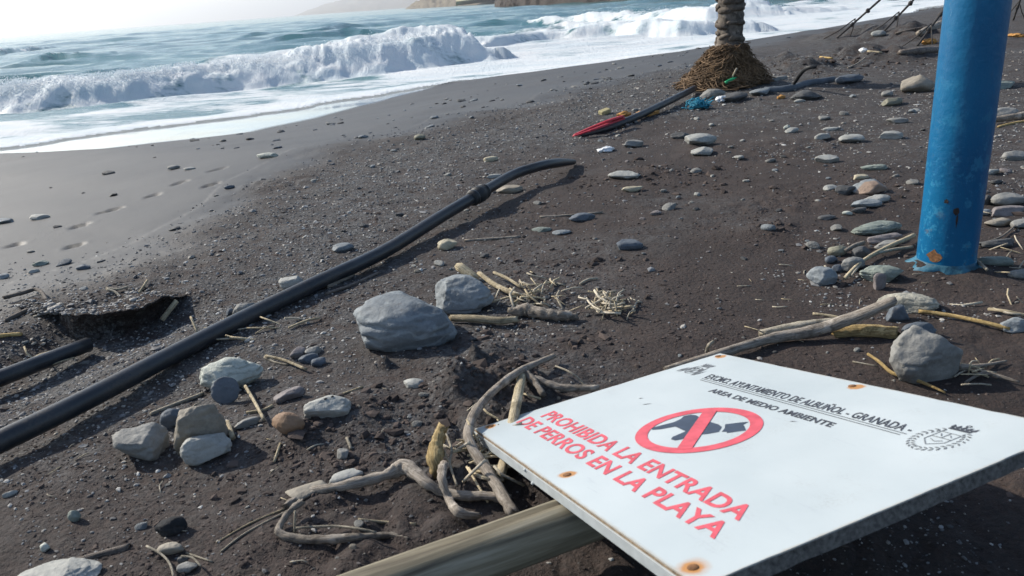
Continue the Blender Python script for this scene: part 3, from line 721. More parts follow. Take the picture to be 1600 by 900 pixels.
def z_wet(r):
    while True:
        a = math.radians(r.uniform(-36, 20)); d = r.uniform(5, 22); x, y = d*math.sin(a), d*math.cos(a); q, s = ds(x, y)
        e = q-crest(s)
        if .4 < e and q < FILM(s)-.6 and r.random() < (.25+.75*(1-sstep(2, 7, e))) and r.random() < .25+.75*sstep(3, 9, s): return x, y
pebbles(85, z_near, 'small COL pebble loose on the dark foreground sand', 'loose pebbles in the foreground', .012, .04, ('s_grey', 's_light', 's_blue', 's_dark', 's_mauve', 's_tan'))
pebbles(105, z_right, 'small COL stone loose on the stony sand around the blue post', 'loose stones around the post', .025, .11, ('s_grey', 's_light', 's_blue', 's_dark', 's_mauve', 's_light'))
pebbles(60, z_mid, 'small COL pebble loose on the gravelly middle of the beach', 'loose pebbles in the middle of the beach', .02, .075, ('s_grey', 's_light', 's_blue', 's_dark'))
pebbles(150, z_wet, 'flat COL stone lying on the smooth wet sand by the sea', 'flat stones on the wet sand', .05, .20, ('s_dblue', 's_dark', 's_grey', 's_blue', 's_dark'), .7, 'flat_stone')

# uncountable gravel and crumbs
def gravel():
    g = np.random.RandomState(5)
    def scatter(n, rmin, rmax, name, mat, dens, size, label, cat):
        a = np.radians(g.uniform(-37, 37, n)); r = np.exp(g.uniform(math.log(rmin), math.log(rmax), n)); x = r*np.sin(a); y = r*np.cos(a)
        keep = g.uniform(0, 1, n) < dens(x, y, r); x, y, r = x[keep], y[keep], r[keep]; n = len(x)
        z = zground(x, y); sz = size(g, n, r)
        iv, fv = ico(0); P = np.repeat(iv[None], n, 0)*(1+.25*g.normal(size=(n, 12, 1)))*(np.stack([g.uniform(.8, 1.5, n), g.uniform(.6, 1.1, n), g.uniform(.35, .75, n)], -1)[:, None, :])
        an = g.uniform(0, 6.28, n); c, s = np.cos(an)[:, None], np.sin(an)[:, None]
        X = P[..., 0]*c-P[..., 1]*s; Y = P[..., 0]*s+P[..., 1]*c
        V = np.stack([X*sz[:, None]+x[:, None], Y*sz[:, None]+y[:, None], P[..., 2]*sz[:, None]+z[:, None]+sz[:, None]*.15], -1).reshape(-1, 3)
        F = (fv[None]+(np.arange(n)*12)[:, None, None]).reshape(-1, 3)
        tag(obj(name, fastmesh(name, V, F, M[mat], False)), label, cat, kind='stuff')
    def dg(x, y, r):
        d, s = ds(x, y); e = d-crest(s)
        p = .03+.7*sstep(.10, .45, fbm(x*1.3, y*1.3, 0, 77, 3))+.95*np.exp(-((e+.8)/1.1)**2)+.3*sstep(2.4, 4.5, x+.2*y)
        n_ = (x-T1[0])*TN[0]+(y-T1[1])*TN[1]; t_ = (x-T1[0])*TD[0]+(y-T1[1])*TD[1]; p = p + .9*np.exp(-((n_+.16)/.14)**2)*(t_ > -.3)*(t_ < TL+.5)
        return np.clip(p*(1-sstep(.2, 1.3, e)), .0, 1)*(1-.9*np.exp(-((x-.75)**2+(y-1.35)**2)/.5))
    scatter(120000, 1.25, 15, 'gravel', 'grain', dg, lambda g, n, r: np.exp(g.normal(math.log(.0026), .5, n))*(r/2.2)**.6, 'fine grey gravel scattered over the brown sand', 'gravel')
    def dc(x, y, r):
        d, s = ds(x, y); e = d-crest(s); return np.clip((.18+.8*sstep(-.1, .4, fbm(x*1.7, y*1.7, 0, 78, 3)))*(1-sstep(-.6, .2, e)), 0, 1)
    scatter(42000, 1.2, 6, 'sand_crumbs', 'crumb', dc, lambda g, n, r: np.exp(g.normal(math.log(.0026), .5, n))*(r/2.2)**.5, 'dark crumbs of damp sand covering the foreground', 'sand crumbs')
    zones = [(G(560, 665)[:2], .22, .8), (G(640, 660)[:2], .2, .8), (G(780, 590)[:2], .16, .8), (G(500, 720)[:2], .2, .6), (G(840, 545)[:2], .3, .5), (G(1230, 350)[:2], .25, .4), (G(1240, 100)[:2], .8, .9), (G(1330, 95)[:2], .9, .9), (G(1020, 270)[:2], .45, .8), (G(900, 400)[:2], .3, .5)]
    def dz(x, y, r): return np.clip(sum(k*np.exp(-((x-c[0])**2+(y-c[1])**2)/w_**2) for c, w_, k in zones), 0, 1)
    scatter(42000, 1.3, 14, 'sand_rubble', 'crumb', dz, lambda g, n, r: np.exp(g.normal(math.log(.0048), .6, n))*(r/2.2)**.6, 'dark broken rubble of damp sand in loose heaps', 'sand rubble')
gravel()
def crust():
    top = [(92, 470), (104, 484), (122, 494), (165, 491), (215, 484), (262, 463), (292, 450)]; bot = [(112, 520), (120, 530), (132, 537), (180, 529), (232, 511), (268, 487), (296, 462)]
    n = 70; t = np.linspace(0, 6, n); I = lambda A, k: np.interp(t, range(7), [a[k] for a in A])
    tp = np.array([flat(x, y, .075*(1-.35*i/n)) for i, (x, y) in enumerate(zip(I(top, 0), I(top, 1)))]); bt = np.array([G(x, y) for x, y in zip(I(bot, 0), I(bot, 1))]); bt[:, 2] -= .02
    e_ = sstep(.80, 1, np.linspace(0, 1, n))[:, None]; tp = tp*(1-e_*.9)+(bt+[0, 0, .03])*e_*.9
    rows = []
    for k in range(13):                                                # broken face, slightly undercut
        f = k/12; P = bt*(1-f)+tp*f; P[:, :2] += TN*(.05*math.sin(f*math.pi)); rows.append(P)
    for k in range(1, 22):                                             # top running back into the beach
        f = k/21; P = tp.copy(); P[:, :2] += (TN+TD*.10)*.52*f
        gz = np.array([zq(a, b) for a, b in P[:, :2]]); P[:, 2] = tp[:, 2]*(1-sstep(.25, 1, f))+(gz-.012)*sstep(.25, 1, f); rows.append(P)
    A = np.array(rows); X, Y, Z = A[..., 0], A[..., 1], A[..., 2]; w_ = np.ones(len(rows)); w_[0] = .3; w_[-1] = .2
    nz = fbm(X*16, Y*16, Z*16, 61, 4, .65); A[..., 0] += -TN[0]*.03*nz*w_[:, None]*(np.arange(len(rows)) < 15)[:, None]; A[..., 1] += -TN[1]*.03*nz*w_[:, None]*(np.arange(len(rows)) < 15)[:, None]
    A[..., 2] += .016*fbm(X*22+5, Y*22, Z*22, 62, 3, .65)*w_[:, None]
    A[13:, 0, 2] = np.minimum(A[13:, 0, 2], np.array([zq(a, b) for a, b in A[13:, 0, :2]])-.01); A[13:, -1, 2] = np.minimum(A[13:, -1, 2], np.array([zq(a, b) for a, b in A[13:, -1, :2]])-.01)
    m_, n_ = A.shape[:2]; idx = np.arange(m_*n_).reshape(m_, n_); F = np.stack([idx[:-1, :-1], idx[:-1, 1:], idx[1:, 1:], idx[1:, :-1]], -1).reshape(-1, 4)
    N = NT('gravel_crust'); vo = N.n('ShaderNodeTexVoronoi'); vo.inputs['Scale'].default_value = 95; N.l(N.coord(), vo.inputs['Vector'])
    c = N.ramp(vo.outputs['Color'], (.15, (.028, .024, .022)), (.55, (.055, .050, .047)), (.9, (.14, .138, .133)))
    c = N.mix(N.ramp(N.noise(6, 5), (.42, 0.), (.6, .8)), c, (.040, .028, .024))
    M['crust'] = N.set(c, .95, N.bump(N.noise(60, 5, .7), 1.0, .012, N.bump(vo.outputs['Distance'], .9, .01)), .2)
    c0 = A.reshape(-1, 3).mean(0); tag(obj('sand_crust', fastmesh('sand_crust', A.reshape(-1, 3)-c0, F, M['crust']), None, c0), 'broken slab of gravelly crust above the short pipe end', 'sand crust')
    g = np.random.RandomState(9); V = []; iv, fv = ico(0); k = g.randint(13, m_-4, 900), g.randint(3, n_-3, 900); P = A[k[0], k[1]]+g.normal(0, .006, (900, 3))*[1, 1, 0]; sz = np.exp(g.normal(math.log(.0055), .45, 900))
    V = (iv[None]*sz[:, None, None]*[1.2, .9, .6]+P[:, None, :]).reshape(-1, 3); F = (fv[None]+(np.arange(900)*12)[:, None, None]).reshape(-1, 3)
    tag(obj('crust_gravel', fastmesh('crust_gravel', V, F, M['grain'])), 'grey gravel bedded on top of the broken crust', 'gravel', kind='stuff')
crust()

# ------------------------------------------------------------------ pipes
def pipe_line(px, dia, lift, n=8, sides=20):
    P = []
    for (x, y), l in zip(px, lift): P.append(G(x, y, dia/2+l))
    return smoothline(P, n)
def long_pipe():
    px = [(-150, 760), (0, 690), (130, 627), (270, 554), (400, 488), (500, 440), (600, 393), (690, 338), (748, 304)]
    lf = [.02, .03, .02, .0, .0, .0, .01, .04, .065]
    px2 = [(748, 304), (800, 274), (838, 261), (868, 255), (897, 253)]; lf2 = [.065, .085, .085, .055, -.01]
    P = pipe_line(px, .074, lf); Q = pipe_line(px2, .07, lf2)
    root = empty('drain_pipe', (P[0][0], P[0][1], float(zground(P[0][0], P[0][1])))); o3 = np.array(root.location)
    def part(name, vf, m): return obj(name, mesh(name, [np.array(v)-o3 for v in vf[0]], vf[1], m), root)
    part('pipe', tube(P, .037, 20), M['pipe'])
    R = [.035]*(len(Q)-8)+list(np.linspace(.035, .020, 8)); part('curved_end', tube(Q, R, 20), M['pipe'])
    c = np.array(P[-1]); t = np.array(Q[3])-np.array(P[-4]); t /= np.linalg.norm(t)
    part('coupling', tube([c-t*.10, c-t*.095, c-t*.03, c-t*.028, c+t*.028, c+t*.03, c+t*.085, c+t*.09], [.041, .047, .047, .055, .055, .047, .047, .040], 20), M['rubber'])
    for s in (-.075, .07): part('clamp_ring', tube([c+t*(s-.008), c+t*(s-.007), c+t*(s+.007), c+t*(s+.008)], [.046, .051, .051, .046], 20), M['pipe'])
    tag(root, 'long black plastic pipe with a coupling, lying diagonally across the sand', 'pipe')
long_pipe()
def one_tube(name, label, cat, px, rad, lift, mat, n=6, sides=10, rough=0, seed=1, group=None, squash=1.0, taper=None):
    """px polyline; rad in photo pixels (scalar or per point)"""
    r0 = [rad]*len(px) if np.isscalar(rad) else rad
    lift = [lift]*len(px) if np.isscalar(lift) else lift
    P = []; RR = []
    for (x, y), r, l in zip(px, r0, lift):
        q = G(x, y); rm = r*mpp(q); P.append(G(x, y, rm*.75*squash+l)); RR.append(rm)
    Q = smoothline(P, n) if len(P) > 2 else [P[0]*(1-t)+P[1]*t for t in np.linspace(0, 1, n+1)]
    R = np.interp(np.linspace(0, len(RR)-1, len(Q)), range(len(RR)), RR)
    V, F = tube(Q, list(R), sides, True, rough, seed, squash); c = np.array(Q[len(Q)//2]); V = np.array(V)
    if rough:                                                          # splintered ends
        rr = np.random.RandomState(seed); t0 = np.array(Q[1])-Q[0]; t1 = np.array(Q[-1])-Q[-2]; t0 /= np.linalg.norm(t0); t1 /= np.linalg.norm(t1)
        V[:sides] -= np.outer(rr.uniform(-.2, 1.3, sides)*R[0], t0); V[-sides:] += np.outer(rr.uniform(-.2, 1.3, sides)*R[-1], t1)
    m = mesh(name, V-c, F, M[mat]); al = np.concatenate([[0], np.cumsum(np.linalg.norm(np.diff(np.array(Q), axis=0), axis=1))]); ii, kk = np.divmod(np.arange(len(V)), sides); g = kk*2*math.pi/sides
    a = m.attributes.new('grain', 'FLOAT_VECTOR', 'POINT'); a.data.foreach_set('vector', np.stack([np.cos(g)*.9+seed*3.3, np.sin(g)*.9, al[ii]*3.5], -1).astype(np.float32).ravel())
    o = obj(name, m, None, c); return tag(o, label, cat, group)
one_tube('pipe_stub', 'short black pipe end sticking out of the hollow at the left edge', 'pipe', [(-70, 618), (138, 538)], [14, 11], [.02, .02], 'pipe', sides=18)
one_tube('far_pipe', 'black pipe running from the red straps to the palm roots', 'pipe', [(905, 212), (950, 200), (1000, 180), (1060, 151), (1085, 138)], [3, 5.5, 5.5, 5, 4.5], [0, .0, .02, .05, .03], 'pipe', sides=14)
one_tube('buried_beam', 'half-buried grey beam on the sand right of the palm', 'beam', [(1195, 142), (1232, 139), (1262, 131), (1300, 125)], [6, 6, 6, 5], -.02, 's_dblue', sides=12, rough=.15)
one_tube('rubber_hose', 'thin black hose end curling up beside the palm roots', 'hose', [(1236, 136), (1243, 127), (1252, 114), (1262, 106), (1276, 104)], 2.6, [0, .08, .2, .28, .30], 'rubber', sides=10)

# ------------------------------------------------------------------ driftwood, sticks, reeds
W = [
 ('driftwood_branch', 'thick bent driftwood branch lying toward the fallen sign post', [(448, 790), (480, 770), (540, 758), (600, 743), (632, 730), (665, 752), (700, 772), (760, 775), (792, 778)], [6, 8, 9, 10, 13, 10, 9, 9, 8], [.0, .0, .01, .02, .02, .01, .0, .01, .01], 'wood', .28),
 ('driftwood_branch', 'long curved driftwood branch arching up left of the sign', [(800, 800), (778, 762), (752, 722), (732, 685), (740, 648), (770, 612), (812, 580), (864, 557)], [11, 10, 9, 8.5, 8, 7.5, 6.5, 5], [.02, .03, .03, .04, .05, .05, .04, .02], 'wood', .18),
 ('driftwood_branch', 'short crooked driftwood piece with a knob end beside the sign post', [(693, 728), (690, 748), (702, 780), (716, 800), (745, 806)], [8, 8, 7, 8, 6], [.05, .05, .03, .02, .01], 'wood', .3),
 ('driftwood_branch', 'bent smooth driftwood hook at the bottom of the picture', [(470, 785), (452, 800), (437, 822), (440, 835), (480, 843), (540, 841), (605, 836), (638, 841)], [6, 6, 6.5, 8, 8, 7.5, 6, 1.5], [.03, .02, .01, .0, .0, .0, .0, .0], 'wood', .22),
 ('driftwood_pole', 'long pale driftwood pole behind the far corner of the sign', [(1040, 577), (1130, 551), (1200, 530), (1270, 517), (1330, 498), (1392, 472)], [5, 7, 8, 9, 9, 7], [.0, .01, .01, .02, .06, .12], 'wood', .12),
 ('driftwood_pole', 'second pale driftwood piece lying along the long pole', [(1192, 521), (1250, 511), (1308, 503)], [6, 9, 7], .01, 'straw', .15),
 ('rotten_log', 'striped yellow rotten stalk touching the big grey boulder', [(1306, 521), (1340, 517), (1400, 520)], [7, 10, 10], .0, 'rot', .2),
 ('rotten_log', 'golden rotten bark stump standing beside the crooked driftwood', [(683, 738), (680, 715), (684, 690), (690, 672)], [10, 13, 11, 8], [.0, .03, .06, .08], 'rot', .25),
 ('cane', 'brown cane stub passing under the left corner of the sign', [(782, 745), (795, 690), (808, 625), (815, 590)], [8, 8, 8, 7], [.01, .01, .02, .02], 'reed', .06),
 ('branch', 'pale broken branch behind the curved driftwood', [(822, 582), (834, 596), (848, 615)], [6, 6, 5], .02, 'wood', .3),
 ('branch', 'pale root running under the far left edge of the sign', [(836, 590), (860, 601), (890, 607), (930, 606)], [4, 5.5, 5.5, 5], .02, 'wood', .25),
 ('twig', 'thin curved pale twig standing up by the sign edge', [(868, 572), (888, 580), (905, 592), (916, 606)], 1.5, [.03, .05, .04, .02], 'straw', 0),
 ('twig', 'thin bleached root looping beside the golden stump', [(692, 668), (700, 685), (706, 705), (703, 725), (714, 758)], 2, [.06, .05, .04, .02, .01], 'straw', .2),
 ('driftwood_stick', 'stout pale stick beside the large veined boulder', [(706, 497), (740, 498), (780, 501), (806, 499)], [5, 6, 6, 5], .01, 'reed', .1),
 ('driftwood_stick', 'pale cut stick sticking up behind the grey flat-topped boulder', [(720, 418), (742, 434)], [7, 7], [.04, .0], 'reed', .05),
 ('driftwood_stick', 'pale split stick running down from behind the flat-topped boulder', [(750, 428), (775, 446), (806, 460)], [4, 4, 4], .02, 'reed', .15),
 ('driftwood_stick', 'thin pale stick above the brown root tangle', [(773, 426), (795, 436), (813, 448)], 2.5, .03, 'reed', .1),
 ('root', 'shaggy brown root lying right of the boulders', [(800, 487), (825, 484), (850, 490), (880, 492), (900, 494)], [6, 9, 8, 8, 4], .01, 'wood', .4),
 ('stick', 'thin grey stick lying below the long pipe toward its coupling', [(727, 376), (770, 373), (812, 370)], 2.0, 0, 'wood', .1),
 ('stick', 'thin grey stick under the dark blue oval stone', [(845, 339), (880, 337), (940, 332)], 1.8, 0, 'wood', .1),
 ('stick', 'grey stick lying along the lower side of the long pipe', [(510, 459), (550, 445), (590, 427)], 2.6, 0, 'wood_d', .1),
 ('stick', 'short pale flat stick touching the long pipe', [(511, 447), (530, 439), (550, 429)], 4.2, 0, 'wood', .1),
 ('stick', 'pale stick pointing at the tan cluster stone', [(237, 646), (275, 631), (315, 616)], 3.0, 0, 'straw', .05),
 ('reed', 'straight yellow reed right of the round dark stone', [(383, 603), (398, 628), (412, 655)], 2.6, .02, 'reed', 0),
 ('reed', 'short pale reed pointing at the flat grey-brown stone', [(385, 645), (410, 641), (426, 634)], 2.6, 0, 'reed', 0),
 ('reed', 'short cut reed stub leaning on the tan cluster stone', [(355, 660), (364, 684)], 4.2, .01, 'reed', 0),
 ('reed', 'upper of the split reeds beside the small pebble pile', [(415, 556), (445, 563), (478, 577)], 2.4, .01, 'reed', 0),
 ('reed', 'lower of the split reeds beside the small pebble pile', [(413, 558), (430, 566), (450, 570)], 1.7, 0, 'straw', 0),
 ('reed', 'short white reed bit in the gravel', [(542, 684), (549, 702)], 2.6, 0, 'straw', 0),
 ('reed', 'short reed behind the flat spotted stone', [(535, 616), (567, 605)], 2.4, 0, 'reed', 0),
 ('reed', 'yellow reed bit below the orange-brown stone', [(438, 693), (428, 722)], 2.2, .0, 'reed', 0),
 ('reed', 'straight golden reed lying below the hook of driftwood', [(560, 812), (600, 816), (650, 819)], 2.6, 0, 'reed', 0),
 ('reed', 'slim pale reed above the bent driftwood hook', [(462, 825), (520, 822), (560, 826), (588, 832)], 2.0, .02, 'straw', 0),
 ('reed', 'thin pale stick standing inside the driftwood hook', [(460, 832), (461, 798)], 1.7, [.0, .05], 'straw', 0),
 ('reed', 'long thin reed reaching left of the driftwood hook', [(345, 862), (385, 832), (452, 797)], 1.9, 0, 'straw', 0),
 ('reed', 'second thin reed below the long one, bottom left', [(338, 848), (390, 818), (445, 795)], 1.7, 0, 'reed', 0),
 ('reed', 'curved pale reed at the bottom left', [(229, 853), (252, 866), (266, 882), (271, 902)], 1.8, .01, 'straw', 0),
 ('reed', 'short reed arch over the smooth grey stone', [(283, 869), (300, 871), (314, 885)], 1.6, .02, 'straw', 0),
 ('reed', 'straight short reed right of the smooth grey stone', [(291, 864), (332, 878)], 1.6, 0, 'straw', 0),
 ('reed', 'golden reed slanting out of the crust hollow', [(253, 500), (265, 484), (276, 470)], 4.0, [.0, .03, .05], 'reed', 0),
 ('reed', 'pale reed standing beside the long pipe', [(309, 521), (298, 495)], 1.8, [.0, .05], 'reed', 0),
 ('reed', 'grey reed lying on top of the crust', [(200, 474), (218, 456), (230, 438)], 1.8, .01, 'reed', 0),
 ('reed', 'first straw of the bundle on top of the crust', [(167, 452), (180, 456), (189, 465)], 1.9, .01, 'straw', 0),
 ('reed', 'second straw of the bundle on top of the crust', [(166, 450), (185, 452), (200, 448)], 1.9, .01, 'straw', 0),
 ('reed', 'short straw hanging over the edge of the crust', [(190, 492), (205, 474)], 1.8, .01, 'straw', 0),
 ('bark_strip', 'curled reddish bark strip on the sand at the far left', [(8, 465), (35, 458), (55, 452), (66, 458), (73, 470)], 3.0, .02, 'wood_d', .2),
 ('bark_strip', 'grey bark strip below the curled reddish one', [(10, 500), (35, 488), (70, 474)], 3.4, .0, 'wood_d', .2),
 ('stick', 'thin stick below the bark strips', [(52, 495), (84, 486)], 1.7, 0, 'straw', 0),
 ('stick', 'orange-brown stick at the left edge', [(-10, 526), (15, 523), (32, 522)], 3, 0, 'gold', .2),
 ('cane', 'long golden cane in front of the blue post', [(1435, 486), (1480, 492), (1530, 502), (1578, 514)], [2.8, 3.2, 3.4, 3.4], .01, 'gold', 0),
 ('cane', 'upper pale cane at the right edge', [(1545, 483), (1575, 487), (1612, 495)], 2.6, .01, 'reed', 0),
 ('cane', 'lower short cane crossing at the right edge', [(1552, 482), (1580, 490), (1610, 491)], 1.8, .01, 'straw', 0),
 ('reed', 'upper of the forked dry reeds leading to the blue post', [(1320, 435), (1345, 410), (1380, 389), (1428, 368)], [3, 3, 3.2, 4], .02, 'reed', 0),
 ('reed', 'lower of the forked dry reeds leading to the blue post', [(1330, 431), (1355, 403), (1390, 391), (1426, 386)], [2, 2.4, 2.4, 2.4], .02, 'straw', 0),
 ('twig', 'pale bent twig in front of the forked reeds', [(1289, 416), (1297, 428), (1306, 434)], 2, .01, 'straw', .1),
 ('twig', 'short stick end lying on the olive oval stone', [(1322, 391), (1335, 384), (1348, 380)], [3, 4, 3.5], .02, 'wood', .1),
 ('twig', 'brown forked twig in front of the big grey boulder', [(1356, 553), (1375, 566), (1395, 583), (1430, 593), (1476, 613)], [2, 2.6, 3, 3, 1.5], .01, 'gold', .1),
 ('twig', 'thin pale twig beside the brown forked twig', [(1332, 565), (1370, 572)], 1.4, 0, 'straw', 0),
 ('twig', 'thin stick right of the big grey boulder', [(1500, 574), (1535, 571), (1572, 564)], [5, 3, 1.5], .01, 'wood', .1),
 ('twig', 'bleached flat stick at the right below the boulder', [(1508, 598), (1535, 583), (1560, 588), (1592, 597)], [2, 3, 3.5, 1.5], .01, 'wood', .1),
 ('twig', 'thin yellow stick in the sand before the long driftwood pole', [(1270, 490), (1300, 494), (1318, 498)], 2.2, .0, 'reed', 0),
 ('stick', 'two-pronged white stick stub at the far sign corner', [(1104, 550), (1107, 540), (1113, 535)], 3, [.0, .03, .03], 'straw', .1),
 ('plank', 'grey weathered board half buried in the left foreground', [(60, 892), (110, 880), (160, 866), (197, 856)], [5, 6, 6, 6], -.005, 'wood_d', .05),
 ('log', 'pale log on the far sand left of the blue post', [(1437, 52), (1452, 45), (1470, 38)], [4.5, 5, 5], 0, 'wood', .15),
 ('log', 'long dark timber on the far sand left of the blue post', [(1408, 82), (1440, 79), (1475, 77)], [4, 5, 5], 0, 'wood_d', .1),
 ('log', 'thin dark pole lying beyond the ropes', [(1400, 52), (1425, 46), (1448, 42)], 1.6, 0, 'wood_d', .1),
 ('log', 'long pale log right of the blue post', [(1545, 187), (1570, 185), (1610, 179)], [4, 5, 6], .02, 'wood', .1),
 ('stick', 'thin brown stick below the pale log right of the post', [(1560, 198), (1585, 192), (1610, 188)], 1.8, .0, 'gold', .1),
 ('stick', 'slanting thin stick on the far bank right of the palm', [(1325, 106), (1340, 99), (1352, 90)], 1.3, [0, .03, .06], 'wood', 0),
 ('stick', 'pinkish stick on the far bank right of the palm', [(1281, 89), (1301, 91)], 1.4, .01, 'gold', 0),
 ('stick', 'pale stick beside the white cup on the far bank', [(1355, 80), (1378, 82)], 1.5, .01, 'reed', 0),
 ('stick', 'leaning thin cane stuck in the palm roots', [(1142, 125), (1151, 107)], 1.2, [.1, .25], 'straw', 0),
 ('reed', 'dry slate-coloured reed at the right foot of the post', [(1523, 404), (1542, 421)], 2.4, .02, 'straw', 0),
 ('twig', 'thin branching root right of the post', [(1524, 383), (1560, 372), (1580, 358), (1592, 345)], 1.6, .01, 'wood', .1),
]
for i, (nm, lb, px, r, lf, mt, rg) in enumerate(W):
    if nm == 'driftwood_branch': r = [v*.86 for v in r]
    big = (max(r) if not np.isscalar(r) else r) > 4
    one_tube(nm, lb, nm.replace('_', ' ') if len(nm) < 14 else 'driftwood', px, r, lf, mt, 9 if big else 4, 14 if big else 7, rg*1.5, 30+i)
# small straw pieces nobody could tell apart
SM = [mesh('straw', *tube([(-.5, 0, 0), (-.15, .02*k, .01), (.2, .03*k, .012), (.5, -.02*k, 0)], .022+.004*k, 6), M['straw' if k % 2 else 'reed']) for k in range(4)]
def straws(n, px, py, sx, sy, lmin, lmax, label, group, zup=0.0, ang=None):
    for i in range(n):
        x, y = rnd.gauss(px, sx), rnd.gauss(py, sy); p = G(x, y); L = rnd.uniform(lmin, lmax)
        o = obj('straw', SM[rnd.randrange(4)]); o.scale = (L, L*1.15, L*1.15); o.location = (p[0], p[1], p[2]+.004+rnd.random()*zup)
        o.rotation_euler = (0, rnd.gauss(0, .15 if not zup else .4), rnd.random()*3.14 if ang is None else rnd.gauss(ang, .5)); tag(o, label, 'straw', group)
straws(44, 958, 484, 22, 9, .06, .15, 'dry pale straw in the tangle right of the boulders', 'straws of the tangle', .04)
straws(46, 838, 470, 32, 13, .05, .14, 'dry straw around the shaggy root by the boulders', 'straws around the shaggy root', .04)
straws(40, 765, 715, 34, 36, .06, .14, 'dry straw among the driftwood beside the sign', 'straws among the driftwood', .03)
straws(14, 390, 510, 40, 10, .05, .16, 'dry straw caught along the lower side of the pipe', 'straws along the pipe', .01, .6)
straws(10, 60, 575, 26, 9, .06, .14, 'dry straw lying over the short pipe stub', 'straws on the pipe stub', .09)
straws(12, 1530, 585, 25, 12, .04, .1, 'dry straw bit right of the big smooth boulder', 'straws beside the big boulder', .02)
straws(14, 1560, 420, 40, 40, .05, .14, 'dry straw on the stones right of the post', 'straws right of the post', .02)
straws(16, 1300, 440, 90, 40, .03, .08, 'tiny straw bit on the sand left of the post', 'straw bits left of the post', .0)
straws(22, 330, 700, 190, 90, .02, .06, 'tiny straw bit on the foreground sand', 'straw bits in the foreground', .0)
